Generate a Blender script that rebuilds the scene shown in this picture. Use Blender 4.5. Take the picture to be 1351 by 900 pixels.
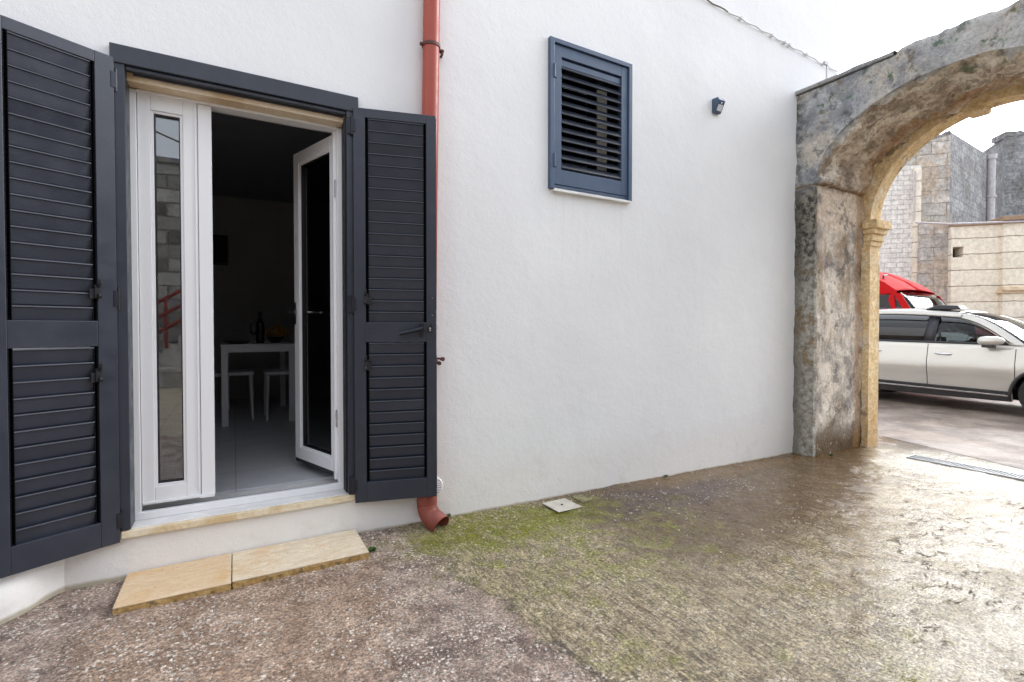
import bpy, bmesh, math, random
from mathutils import Vector, Matrix, noise
R=math.radians
random.seed(7)
sc=bpy.context.scene
for o in list(bpy.data.objects): bpy.data.objects.remove(o)
# ---------------------------------------------------------------- camera
cam=bpy.data.objects.new('camera',bpy.data.cameras.new('camera')); sc.collection.objects.link(cam)
cam.location=(0,0,1.2); cam.rotation_euler=(R(89.0),0,R(-29.4))
cam.data.sensor_width=36; cam.data.lens=17.32; cam.data.shift_y=-0.005
cam.data.clip_start=0.05; cam.data.clip_end=500
sc.camera=cam
# ---------------------------------------------------------------- world, sun, exposure
SUN_EL,SUN_AZ=R(40),R(88)      # azimuth clockwise from +y
w=bpy.data.worlds.new("World"); sc.world=w; w.use_nodes=True
wt=w.node_tree; bg=wt.nodes['Background']; bg.inputs[1].default_value=0.15
sky=wt.nodes.new('ShaderNodeTexSky'); sky.sky_type='NISHITA'; sky.sun_disc=False
sky.sun_elevation=SUN_EL; sky.sun_rotation=SUN_AZ; sky.air_density=1.0; sky.dust_density=3.0
hs=wt.nodes.new('ShaderNodeHueSaturation'); hs.inputs['Saturation'].default_value=0.55
mx=wt.nodes.new('ShaderNodeMix'); mx.data_type='RGBA'; mx.inputs[0].default_value=0.72
mx.inputs[7].default_value=(10.3,10.85,11.9,1)       # white overcast
wt.links.new(sky.outputs[0],hs.inputs['Color']); wt.links.new(hs.outputs[0],mx.inputs[6])
# cloud is brighter round the hidden sun, beyond the archway
tcw=wt.nodes.new('ShaderNodeTexCoord'); dt=wt.nodes.new('ShaderNodeVectorMath'); dt.operation='DOT_PRODUCT'
dt.inputs[1].default_value=(math.sin(SUN_AZ)*math.cos(R(24)),math.cos(SUN_AZ)*math.cos(R(24)),math.sin(R(24)))
wt.links.new(tcw.outputs['Generated'],dt.inputs[0])
mr_=wt.nodes.new('ShaderNodeMapRange'); mr_.interpolation_type='SMOOTHSTEP'
for i_,v_ in zip((1,2,3,4),(.75,1.0,1.0,5.0)): mr_.inputs[i_].default_value=v_
wt.links.new(dt.outputs['Value'],mr_.inputs[0])
vm=wt.nodes.new('ShaderNodeVectorMath'); vm.operation='SCALE'; wt.links.new(mx.outputs[2],vm.inputs[0]); wt.links.new(mr_.outputs[0],vm.inputs['Scale']); wt.links.new(vm.outputs[0],bg.inputs[0])
sun=bpy.data.objects.new('sun',bpy.data.lights.new('sun','SUN')); sc.collection.objects.link(sun)
sun.data.energy=0.55; sun.data.angle=R(40); sun.data.color=(1,.95,.88)
sd=Vector((math.sin(SUN_AZ)*math.cos(SUN_EL),math.cos(SUN_AZ)*math.cos(SUN_EL),math.sin(SUN_EL)))
sun.rotation_euler=sd.to_track_quat('Z','Y').to_euler()
vs=sc.view_settings; vs.view_transform='Standard'; vs.look='None'; vs.exposure=0.24; vs.gamma=1; vs.use_curve_mapping=False
sc.render.engine='CYCLES'; sc.cycles.max_bounces=10; sc.cycles.transparent_max_bounces=12
# ---------------------------------------------------------------- node helper
class NT:
    def __init__(s,name):
        s.m=bpy.data.materials.new(name); s.m.use_nodes=True; s.t=s.m.node_tree
        s.p=s.t.nodes['Principled BSDF']; s.out=s.t.nodes['Material Output']
        s._co=None; s._uv=None
    def n(s,k): return s.t.nodes.new(k)
    def link(s,a,b):
        if isinstance(a,(int,float)): b.default_value=a
        elif isinstance(a,tuple): b.default_value=(*a,1) if len(a)==3 and b.type=='RGBA' else a
        else: s.t.links.new(a,b)
    def co(s):
        if not s._co: s._co=s.n('ShaderNodeTexCoord')
        return s._co.outputs['Object']
    def uv(s):
        if not s._co: s._co=s.n('ShaderNodeTexCoord')
        return s._co.outputs['UV']
    def scl(s,v,x,y,z,rot=0):
        m=s.n('ShaderNodeMapping'); s.link(v,m.inputs[0]); m.inputs['Scale'].default_value=(x,y,z); m.inputs['Rotation'].default_value=(0,0,rot); return m.outputs[0]
    def noise(s,scale,det=4,ro=.55,v=None,dist=0):
        n=s.n('ShaderNodeTexNoise'); s.link(v if v else s.co(),n.inputs['Vector'])
        n.inputs['Scale'].default_value=scale; n.inputs['Detail'].default_value=det; n.inputs['Roughness'].default_value=ro; n.inputs['Distortion'].default_value=dist
        return n.outputs['Fac']
    def vor(s,scale,v=None,out='Distance',feat='F1',rnd=1):
        n=s.n('ShaderNodeTexVoronoi'); n.feature=feat; s.link(v if v else s.co(),n.inputs['Vector'])
        n.inputs['Scale'].default_value=scale; n.inputs['Randomness'].default_value=rnd
        return n.outputs[out]
    def ramp(s,f,a,b,lo=0.,hi=1.):
        n=s.n('ShaderNodeMapRange'); s.link(f,n.inputs[0])
        for i,v in zip((1,2,3,4),(a,b,lo,hi)): n.inputs[i].default_value=v
        n.interpolation_type='SMOOTHSTEP'; return n.outputs[0]
    def math(s,op,a,b=0.,c=0.):
        n=s.n('ShaderNodeMath'); n.operation=op
        s.link(a,n.inputs[0]); s.link(b,n.inputs[1]); s.link(c,n.inputs[2]); return n.outputs[0]
    def mul(s,a,b): return s.math('MULTIPLY',a,b)
    def add(s,a,b): return s.math('ADD',a,b)
    def mix(s,f,a,b,mode='MIX'):
        n=s.n('ShaderNodeMix'); n.data_type='RGBA'; n.blend_type=mode
        s.link(f,n.inputs[0]); s.link(a,n.inputs[6]); s.link(b,n.inputs[7]); return n.outputs[2]
    def sep(s,v):
        n=s.n('ShaderNodeSeparateXYZ'); s.link(v,n.inputs[0]); return n.outputs
    def bump(s,h,d,st=1.,prev=None):
        n=s.n('ShaderNodeBump'); n.inputs['Distance'].default_value=d; n.inputs['Strength'].default_value=st; s.link(h,n.inputs['Height'])
        if prev: s.link(prev,n.inputs['Normal'])
        return n.outputs[0]
    def fin(s,col=None,rough=None,norm=None,metal=None,spec=None):
        P=s.p.inputs
        if col is not None: s.link(col,P['Base Color'])
        if rough is not None: s.link(rough,P['Roughness'])
        if norm is not None: s.link(norm,P['Normal'])
        if metal is not None: s.link(metal,P['Metallic'])
        if spec is not None: s.link(spec,P['Specular IOR Level'])
        return s.m
def simple(name,col,rough=.5,var=.12,scale=9,bump=0,bs=200,metal=0,spec=.5):
    t=NT(name); n=t.noise(scale,5)
    f=t.ramp(n,.3,.7)
    c=t.mix(f,tuple(max(0,v*(1-var)) for v in col),tuple(v*(1+var) for v in col))
    nm=t.bump(t.noise(bs,3),bump) if bump else None
    return t.fin(c,t.ramp(t.noise(scale*2.3,3),.3,.7,max(.02,rough-.06),min(1,rough+.08)),nm,metal,spec)
def region(t,x,y,rx,ry,warp=.25,wscale=2.5,soft=.6):
    # 1 inside an ellipse on the ground with an uneven border
    s=t.sep(t.co())
    dx=t.mul(t.math('SUBTRACT',s[0],x),1/rx); dy=t.mul(t.math('SUBTRACT',s[1],y),1/ry)
    d=t.math('SQRT',t.add(t.mul(dx,dx),t.mul(dy,dy)))
    d=t.add(d,t.mul(t.math('SUBTRACT',t.noise(wscale,5,.6),.5),warp*4))
    return t.ramp(d,1+soft/2,1-soft/2)
M={}
# ---- plaster
t=NT('white_render'); s=t.sep(t.co())
big=t.ramp(t.noise(.9,5,.6),.35,.7)
c=t.mix(big,(.755,.755,.755),(.80,.80,.795))
c=t.mix(t.mul(t.ramp(t.noise(14,6,.65,v=t.scl(t.co(),1,1,.35)),.55,.78),.07),c,(.62,.60,.56))
low=t.ramp(t.add(t.add(s[2],t.add(-.042,t.mul(s[0],.0155))),t.mul(t.math('SUBTRACT',t.noise(6,5,.65),.5),.03)),.012,-.008)
c=t.mix(t.mul(low,.85),c,(.27,.24,.15))
c=t.mix(t.mul(t.ramp(s[2],.45,.15),.20),c,(.72,.62,.48))
drip=t.mul(t.mul(t.ramp(t.noise(1,5,.7,v=t.scl(t.co(),26,1,1.1)),.50,.68),t.mul(t.ramp(s[2],1.1,2.15),t.ramp(s[2],2.17,2.15))),t.mul(t.ramp(s[0],1.86,1.95),t.ramp(s[0],2.70,2.60)))
c=t.mix(t.mul(drip,.12),c,(.50,.46,.40))
c=t.mix(t.mul(t.mul(t.ramp(t.noise(5,7,.75),.50,.70),t.ramp(s[2],.7,.05)),.30),c,(.52,.47,.39))
h=t.add(t.mul(t.noise(150,4,.6),.5),t.mul(t.noise(38,3),.6))
M['plaster']=t.fin(c,.88,t.bump(t.noise(2.2,3),.02,.5,t.bump(h,.0026)),spec=.25)
# ---- ground
t=NT('wet_concrete'); s=t.sep(t.co()); X,Y=s[0],s[1]
fine=t.noise(95,5,.7); mid=t.noise(13,6,.68); bigm=t.noise(1.3,4,.6)
brush=t.noise(1,6,.72,v=t.scl(t.co(),66,9,1,R(-14)),dist=.8)
base=t.mix(t.ramp(mid,.3,.7),(.155,.123,.082),(.355,.30,.205))
base=t.mix(t.mul(t.ramp(brush,.45,.62),.62),base,(.46,.405,.30))
base=t.mix(t.mul(t.ramp(brush,.47,.36),.68),base,(.065,.048,.03))
# older violet-brown pour on the left with pale chips
edge=t.add(X,t.mul(t.math('SUBTRACT',t.noise(5,6,.65),.5),.34)); edge=t.add(edge,t.mul(Y,.147))
left=t.ramp(edge,1.27,1.19)
purple=t.mix(t.ramp(t.noise(7,6,.7),.33,.66),(.15,.11,.095),(.39,.315,.27))
purple=t.mix(t.mul(region(t,.05,2.1,.55,.55,.3,3),.32),purple,(.42,.29,.19))
base=t.mix(left,base,purple)
crack=t.mul(t.ramp(t.math('ABSOLUTE',t.math('SUBTRACT',edge,1.25)),.035,.004),t.ramp(t.noise(9,3),.42,.62))
base=t.mix(t.mul(crack,.75),base,(.05,.037,.034))
# brown damp band along the wall to the arch
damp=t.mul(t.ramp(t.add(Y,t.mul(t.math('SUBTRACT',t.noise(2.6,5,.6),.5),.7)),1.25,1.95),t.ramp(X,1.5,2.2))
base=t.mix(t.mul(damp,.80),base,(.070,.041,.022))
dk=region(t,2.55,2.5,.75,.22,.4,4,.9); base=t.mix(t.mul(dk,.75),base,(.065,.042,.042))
ochre=t.mul(t.ramp(t.add(Y,t.mul(t.math('SUBTRACT',t.noise(7,5),.5),.25)),2.55,2.72),t.ramp(X,2.4,3.0))
base=t.mix(t.mul(ochre,.6),base,(.16,.095,.035))
# pale worn concrete by the gate, wet sky glare painted in along its edge
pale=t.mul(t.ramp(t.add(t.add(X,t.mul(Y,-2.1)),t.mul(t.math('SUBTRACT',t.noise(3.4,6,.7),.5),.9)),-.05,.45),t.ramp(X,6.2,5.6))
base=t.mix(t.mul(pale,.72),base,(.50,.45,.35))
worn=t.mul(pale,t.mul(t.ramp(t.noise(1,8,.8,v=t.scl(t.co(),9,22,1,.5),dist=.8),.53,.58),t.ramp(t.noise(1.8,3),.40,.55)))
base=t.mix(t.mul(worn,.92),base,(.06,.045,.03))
strip=t.mul(t.ramp(t.add(X,t.mul(t.math('SUBTRACT',t.noise(5,5),.5),.35)),4.95,5.15),t.ramp(Y,2.36,2.28)); strip=t.mul(strip,t.ramp(X,6.3,5.9))
base=t.mix(t.mul(strip,.8),base,(.56,.53,.46))
# moss
moss=region(t,1.42,2.58,.66,.25,.34,4,.8); moss2=region(t,1.7,2.2,.8,.5,.5,4,1)
mossf=t.mul(moss,t.ramp(t.noise(22,6,.7),.28,.6))
mossf2=t.mul(t.mul(moss2,t.ramp(t.noise(9,6,.7),.42,.68)),.75)
base=t.mix(t.mul(mossf,.95),base,(.135,.145,.008)); base=t.mix(mossf2,base,(.19,.20,.035))
spread=t.mul(t.mul(t.ramp(t.noise(4.2,6,.7),.53,.72),t.ramp(edge,1.2,1.35)),t.ramp(X,3.2,2.2))
base=t.mix(t.mul(spread,.62),base,(.21,.215,.05))
# exposed aggregate
for sc_,th,amt,colr in ((36,.74,.92,(.60,.56,.51)),(58,.72,.9,(.62,.57,.51)),(110,.66,.7,(.60,.56,.50)),(80,.30,.0,(0,0,0))):
    if not amt: continue
    cell=t.vor(sc_,v=t.scl(t.co(),1,1.5,1,.4),out='Color'); cs=t.sep(cell)
    dd=t.vor(sc_,v=t.scl(t.co(),1,1.5,1,.4))
    chip=t.mul(t.mul(t.math('GREATER_THAN',cs[0],th),t.ramp(dd,.42,.30)),t.ramp(t.noise(4.5,4),.40,.58))
    base=t.mix(t.mul(t.mul(chip,amt),t.add(t.add(.45,t.mul(left,.55)),t.mul(damp,-.28))),base,colr)
for sc_,lo_,hi_ in ((105,.76,1.26),(48,.86,1.14)):
    cc=t.sep(t.vor(sc_,v=t.scl(t.co(),1,1.25,1,.3),out='Color'))[1]
    gv=t.ramp(cc,.0,1.,lo_,hi_); cmb=t.n('ShaderNodeCombineXYZ')
    for i_ in range(3): t.link(gv,cmb.inputs[i_])
    base=t.mix(1.,base,cmb.outputs[0],'MULTIPLY')
grit=t.ramp(fine,.28,.72)
base=t.mix(.85,base,t.mix(grit,(.25,.24,.23),(1.75,1.73,1.7)),'MULTIPLY')
pits=t.mul(t.ramp(t.noise(46,4,.7),.40,.31),.85)
base=t.mix(pits,base,(.045,.033,.025))
hsv=t.n('ShaderNodeHueSaturation'); hsv.inputs['Saturation'].default_value=1.16; t.link(base,hsv.inputs['Color']); base=hsv.outputs[0]
h=t.add(t.mul(mid,.55),t.add(t.mul(fine,.42),t.add(t.mul(brush,.65),t.mul(t.vor(105,v=t.scl(t.co(),1,1.25,1,.3)),-.25))))
wet=t.mul(t.ramp(t.add(X,t.mul(Y,-.45)),.3,1.9),t.ramp(t.noise(3,5,.65),.22,.50))
nm=t.bump(t.mul(h,t.add(1.,t.mul(wet,-.76))),.016,1.0)
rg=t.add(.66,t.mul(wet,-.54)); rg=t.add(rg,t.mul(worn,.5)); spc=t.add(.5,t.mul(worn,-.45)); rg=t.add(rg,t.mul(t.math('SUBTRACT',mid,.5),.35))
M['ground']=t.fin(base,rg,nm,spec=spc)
t=NT('street_surface')
c=t.mix(t.ramp(t.noise(1.6,6,.65),.35,.68),(.14,.098,.072),(.33,.265,.215)); c=t.mix(t.ramp(t.noise(60,4,.7),.3,.7),c,t.mix(.5,c,(.02,.02,.02)))
c=t.mix(t.mul(t.ramp(t.noise(5,5),.5,.7),.5),c,(.33,.27,.22))
M['street']=t.fin(c,t.ramp(t.noise(1.2,4),.35,.65,.45,.75),t.bump(t.noise(60,4,.7),.006))
# ---- arch stone
def stone(name,kind):
    t=NT(name); s=t.sep(t.co()); X,Y,Z=s
    a=t.noise(3.2,7,.68,dist=.5); b=t.noise(19,6,.7); sp=t.noise(70,4,.7)
    grey=t.mix(t.ramp(a,.35,.66),(.23,.24,.26),(.54,.54,.53))
    tan=t.mix(t.ramp(b,.3,.7),(.58,.45,.33),(.78,.69,.58))
    pink=t.mix(t.ramp(b,.3,.7),(.40,.31,.235),(.74,.64,.53))
    if kind=='outer':
        ns=t.mul(t.math('SUBTRACT',t.noise(2.6,6,.65),.5),.7)
        soff=t.ramp(X,4.80,4.84)                      # jamb and soffit stone
        up=t.ramp(t.add(Z,t.mul(ns,.15)),2.50,2.56)    # above the springing
        low=t.ramp(t.add(Z,ns),2.22,2.02)
        jam=t.mix(low,tan,t.mix(t.ramp(a,.38,.60),(.34,.31,.28),(.76,.68,.58)))
        jam=t.mix(t.mul(t.mul(low,t.ramp(t.noise(5,6,.7,v=t.scl(t.co(),1,1,.4)),.48,.66)),.75),jam,(.31,.215,.12))
        jam=t.mix(t.mul(t.ramp(t.noise(4.2,6,.75),.46,.38),.7),jam,(.12,.11,.105))
        jam=t.mix(t.ramp(t.add(Z,t.mul(ns,.4)),.34,.02),jam,(.13,.085,.045))
        pz=t.mix(t.ramp(t.noise(3.6,6,.7),.47,.58),pink,(.86,.79,.68)); pz=t.mix(t.mul(t.ramp(t.noise(6,6,.72),.50,.44),.55),pz,(.20,.155,.12))
        side=t.mix(up,jam,pz)
        upf=t.mix(t.ramp(t.noise(2.3,6,.7),.46,.62),grey,(.60,.55,.47)); upf=t.mix(t.mul(t.ramp(Y,2.3,1.4),.5),upf,(.58,.56,.52)); upf=t.mix(t.mul(t.ramp(t.noise(6.5,6,.75),.47,.38),.7),upf,(.10,.105,.11))
        frontc=t.mix(t.ramp(t.add(Z,ns),2.65,2.35),upf,t.mix(t.ramp(t.add(Z,ns),1.9,1.5),t.mix(t.ramp(b,.40,.60),(.055,.05,.042),(.27,.25,.21)),t.mix(t.ramp(b,.36,.60),(.22,.205,.17),(.46,.43,.37))))
        c=t.mix(soff,frontc,side)
        c=t.mix(t.mul(t.math('SUBTRACT',1.,soff),t.mul(t.ramp(t.noise(4.5,5,.7),.56,.66),.8)),c,(.24,.165,.085))
        c=t.mix(t.mul(t.mul(t.ramp(t.noise(9,5,.6),.58,.66),t.ramp(Z,3.0,3.3)),.8),c,(.09,.17,.085))
        c=t.mix(t.mul(t.ramp(t.noise(16,3,.5),.66,.70),.6),c,(.50,.49,.47))
        c=t.mix(t.mul(t.ramp(Y,2.74,2.83),t.mul(t.ramp(b,.35,.6),.7)),c,(.06,.055,.045))
        # a horizontal bed joint above the springing block
        jz=t.add(Z,t.mul(t.math('SUBTRACT',t.noise(9,3),.5),.03))
        c=t.mix(t.mul(t.ramp(t.math('ABSOLUTE',t.math('SUBTRACT',jz,2.55)),.014,.004),.8),c,(.19,.115,.06))
        c=t.mix(t.mul(t.mul(t.ramp(t.math('ABSOLUTE',t.math('SUBTRACT',X,5.56)),.08,.02),soff),.55),c,(.40,.22,.09))
    elif kind=='ring':
        c=t.mix(t.ramp(b,.3,.7),(.72,.50,.24),(.92,.74,.46))
        c=t.mix(t.mul(t.ramp(t.noise(5,6,.7,v=t.scl(t.co(),1,1,.5)),.52,.66),.85),c,(.86,.78,.66))
        c=t.mix(t.mul(t.ramp(t.noise(4,6,.7),.60,.67),.7),c,(.20,.145,.10))
        c=t.mix(t.mul(t.ramp(Z,.9,.1),.45),c,(.38,.19,.06))
    else:
        c=t.mix(t.ramp(a,.4,.6),grey,(.34,.33,.30)); c=t.mix(t.mul(t.ramp(b,.55,.65),.5),c,(.12,.12,.10))
    c=t.mix(t.mul(t.ramp(sp,.42,.30),.7),c,(.05,.045,.04))
    c=t.mix(.45,c,t.mix(t.ramp(t.noise(34,6,.75),.3,.7),(.5,.5,.5),(1.4,1.4,1.4)),'MULTIPLY')
    h=t.add(t.mul(b,.7),t.mul(sp,.3))
    return t.fin(c,.9,t.bump(h,.028,1.0),spec=.25)
M['arch']=stone('old_arch_stone','outer'); M['ring']=stone('ochre_arch_stone','ring'); M['cap']=stone('grey_cap_stone','cap')
def blocks(name,c1,c2,mort,bw,bh,ms=.012,patch=None,stain=.5,bump=.02,soft=.5):
    t=NT(name); n=t.n('ShaderNodeTexBrick')
    wv=t.noise(3,3); off=t.n('ShaderNodeVectorMath'); off.operation='ADD'; t.link(t.uv(),off.inputs[0])
    cb=t.n('ShaderNodeCombineXYZ'); t.link(t.mul(t.math('SUBTRACT',t.noise(2.5,3),.5),.06),cb.inputs[0]); t.link(t.mul(t.math('SUBTRACT',wv,.5),.05),cb.inputs[1]); t.link(cb.outputs[0],off.inputs[1])
    t.link(off.outputs[0],n.inputs['Vector']); n.inputs['Scale'].default_value=1
    n.inputs['Brick Width'].default_value=bw; n.inputs['Row Height'].default_value=bh; n.inputs['Mortar Size'].default_value=ms; n.inputs['Mortar Smooth'].default_value=.4
    n.inputs['Color1'].default_value=(*c1,1); n.inputs['Color2'].default_value=(*c2,1); n.inputs['Mortar'].default_value=(*mort,1)
    c=n.outputs['Color']
    c=t.mix(t.mul(t.ramp(t.noise(1.1,6,.65),.45,.62),stain),c,(c1[0]*.55,c1[1]*.53,c1[2]*.5))
    if patch: c=t.mix(t.mul(t.ramp(t.noise(.8,6,.65),.50,.56),.8),c,patch)
    c=t.mix(soft,c,t.mix(t.ramp(t.noise(8,7,.75),.3,.7),(.55,.55,.55),(1.35,1.35,1.35)),'MULTIPLY')
    h=t.add(t.mul(n.outputs['Fac'],-1.),t.mul(t.noise(9,6,.7),1.2))
    return t.fin(c,.9,t.bump(h,bump),spec=.2)
M['darkblocks']=blocks('weathered_grey_blocks',(.45,.455,.465),(.31,.315,.33),(.27,.27,.28),.62,.30,.008,stain=.8,bump=.10,soft=.95)
M['tower']=blocks('patched_tuff_blocks',(.72,.68,.62),(.54,.51,.47),(.38,.34,.30),.9,.42,.012,patch=(.60,.49,.38),stain=.5,bump=.08,soft=.8)
M['whitebrick']=blocks('whitewashed_brick',(.88,.86,.80),(.80,.77,.71),(.64,.61,.58),.34,.16,.010,stain=.2,bump=.03,soft=.6)
M['ashlar']=blocks('pale_ashlar',(.90,.84,.70),(.86,.79,.64),(.36,.25,.17),30.,.50,.014,stain=.12,bump=.02,soft=.4)
M['opposite']=blocks('rough_yard_masonry',(.58,.565,.53),(.09,.08,.07),(.25,.22,.19),.5,.30,.02,stain=.5,bump=.04,soft=.6)
# ---- paint, metal, glass
def paint(name,col,rough=.38,bumpd=.0004):
    t=NT(name)
    c=t.mix(t.mul(t.ramp(t.noise(5,6,.7),.45,.75),.22),col,tuple(v*1.8+.02 for v in col))
    c=t.mix(t.mul(t.ramp(t.noise(160,2,.6),.70,.78),.35),c,(.25,.25,.26))
    return t.fin(c,t.ramp(t.noise(11,4),.3,.7,rough-.08,rough+.1),t.bump(t.noise(400,2),bumpd),spec=.5)
M['navy']=paint('anthracite_paint',(.024,.029,.043)); M['blue']=paint('slate_blue_paint',(.048,.080,.140),.42)
M['black']=simple('black_plastic',(.012,.012,.016),.35)
M['carrier']=simple('matt_slat_carrier',(.008,.009,.012),.9,spec=.1)
M['darkmetal']=simple('dark_hinge_metal',(.02,.022,.03),.35,metal=.4)
M['pvc']=simple('white_pvc',(.80,.80,.81),.38,.0,3)
M['alu']=simple('brushed_aluminium',(.45,.46,.50),.32,.1,12,metal=.8)
M['steel']=simple('satin_steel',(.7,.7,.72),.22,.05,metal=1)
t=NT('sill_marble'); c=t.mix(t.ramp(t.noise(5,7,.7,dist=1.2),.38,.66),(.66,.65,.64),(.78,.77,.75)); M['marble']=t.fin(c,.42)
t=NT('worn_sill_edge'); c=t.mix(t.ramp(t.noise(7,6,.7),.38,.62),(.74,.66,.50),(.58,.43,.24)); M['silledge']=t.fin(c,.7,t.bump(t.noise(60,4),.004))
t=NT('honey_limestone'); g=t.noise(2,7,.75,v=t.scl(t.co(),5,20,20,-.06),dist=1.6)
c=t.mix(t.ramp(g,.36,.64),(.56,.45,.31),(.72,.63,.49)); c=t.mix(t.mul(t.add(t.mul(t.ramp(t.noise(6,6,.7),.46,.66),.45),t.mul(t.ramp(t.sep(t.co())[0],.0,-.05),.42)),1.),c,(.58,.35,.15)); c=t.mix(t.mul(t.ramp(t.noise(70,3,.6),.36,.28),.6),c,(.22,.15,.08))
M['honey']=t.fin(c,.62,t.bump(t.add(g,t.noise(80,4)),.003),spec=.4)
t=NT('raw_slab_edge'); c=t.mix(t.ramp(t.noise(16,6,.75),.35,.62),(.30,.17,.05),(.52,.35,.14)); c=t.mix(t.mul(t.ramp(t.noise(30,5),.55,.62),.8),c,(.16,.11,.05)); M['honeyedge']=t.fin(c,.85,t.bump(t.noise(60,5),.008))
t=NT('lintel_stone'); c=t.mix(t.ramp(t.noise(5,6,.7),.36,.64),(.62,.46,.28),(.78,.66,.50)); M['lintel']=t.fin(c,.75,t.bump(t.noise(50,4),.003))
t=NT('terracotta_pvc'); c=t.mix(t.ramp(t.noise(2,4,v=t.scl(t.co(),6,6,.6)),.35,.7),(.31,.042,.02),(.37,.062,.032)); M['pipe']=t.fin(c,t.ramp(t.noise(9,4),.3,.7,.3,.45),spec=.5)
M['oldpipe']=simple('dull_terracotta',(.25,.055,.036),.55,.2)
M['rust']=simple('rusty_metal',(.10,.035,.03),.6,.3)
M['grey_cover']=simple('cover_concrete',(.50,.47,.40),.7,.12,14,.003)
M['green_cover']=simple('mossy_cover',(.20,.19,.09),.8,.3,18,.006)
M['chip']=simple('pale_stone_chip',(.50,.455,.41),.8,.5,55,.001)
M['grate']=simple('galvanised_grate',(.34,.35,.36),.4,.2,metal=.6)
def glass(name,tint,ior,rough=0.0):
    t=NT(name); tr=t.n('ShaderNodeBsdfTransparent'); tr.inputs[0].default_value=(*tint,1)
    gl=t.n('ShaderNodeBsdfGlossy'); gl.inputs['Roughness'].default_value=rough
    fr=t.n('ShaderNodeFresnel'); fr.inputs[0].default_value=ior
    ms=t.n('ShaderNodeMixShader'); t.link(fr.outputs[0],ms.inputs[0]); t.link(tr.outputs[0],ms.inputs[1]); t.link(gl.outputs[0],ms.inputs[2]); t.link(ms.outputs[0],t.out.inputs[0]); return t.m
M['glass']=glass('door_glass',(.84,.87,.88),2.3); M['carglass']=glass('car_glass',(.50,.56,.56),1.45); M['tinted']=glass('privacy_glass',(.05,.05,.055),1.7)
# ---- interior
t=NT('light_floor_tile'); n=t.n('ShaderNodeTexBrick'); t.link(t.uv(),n.inputs['Vector']); n.offset=0
for k,v in (('Scale',1),('Brick Width',.6),('Row Height',.6),('Mortar Size',.002)): n.inputs[k].default_value=v
n.inputs['Color1'].default_value=(.60,.61,.63,1); n.inputs['Color2'].default_value=(.57,.58,.60,1); n.inputs['Mortar'].default_value=(.2,.2,.2,1)
c=t.mix(t.mul(t.ramp(t.noise(6,6,.7),.4,.7),.3),n.outputs['Color'],(.38,.39,.41)); M['tile']=t.fin(c,.42)
M['room']=simple('room_wall_paint',(.48,.47,.46),.9,.04,2,.002); M['ceil']=simple('room_ceiling_paint',(.3,.3,.32),.9,.03)
M['whitewood']=simple('white_lacquer',(.85,.85,.87),.35,.03); M['leather']=simple('white_leatherette',(.66,.66,.67),.5,.05,20,.002)
M['screen']=simple('screen_glass',(.008,.01,.02),.12,.05); M['bottle']=simple('dark_bottle_glass',(.01,.012,.012),.08)
M['clear']=glass('clear_glass',(.85,.88,.88),1.5); M['petal']=simple('yellow_petals',(.42,.22,.015),.7,.35,40); M['navyplate']=simple('navy_plate_glaze',(.02,.025,.07),.2)
M['leaf']=simple('weed_leaf',(.05,.11,.02),.6,.4,60); M['redpaint']=simple('red_railing_paint',(.22,.03,.025),.5,.2)
M['pot']=simple('pot_clay',(.45,.43,.40),.7,.2,8,.004); M['cable']=simple('grey_cable',(.16,.13,.10),.6,.3); M['palecable']=simple('painted_cable',(.66,.66,.66),.6,.1)
M['lamp_lens']=simple('lamp_lens',(.62,.66,.68),.25,.05); M['greypipe']=simple('pale_grey_pipe',(.50,.48,.50),.5,.12)
# ---- vehicles
t=NT('silver_car_paint'); c=t.mix(t.mul(t.ramp(t.noise(2.5,4),.4,.7),.1),(.52,.505,.46),(.47,.45,.41)); m=t.fin(c,.20,None,.35); t.p.inputs['Coat Weight'].default_value=.7; t.p.inputs['Coat Roughness'].default_value=.05; M['silver']=m
t=NT('red_van_paint'); m=t.fin(t.mix(t.ramp(t.noise(3,4),.4,.7),(.50,.007,.009),(.44,.010,.010)),.75); t.p.inputs['Specular IOR Level'].default_value=.15; M['red']=m
M['rubber']=simple('tyre_rubber',(.02,.02,.02),.8,.2,30,.002); M['trim']=simple('black_trim_plastic',(.025,.024,.025),.55,.15); M['rim']=simple('alloy_rim',(.4,.4,.42),.3,metal=.8); M['chrome']=simple('chrome_trim',(.75,.75,.75),.15,.03,metal=1)
M['seatcloth']=simple('car_seat_cloth',(.05,.05,.055),.8); M['redlight']=simple('tail_lamp_lens',(.3,.01,.01),.15); M['whitelight']=simple('headlamp_lens',(.6,.62,.65),.1)
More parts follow.
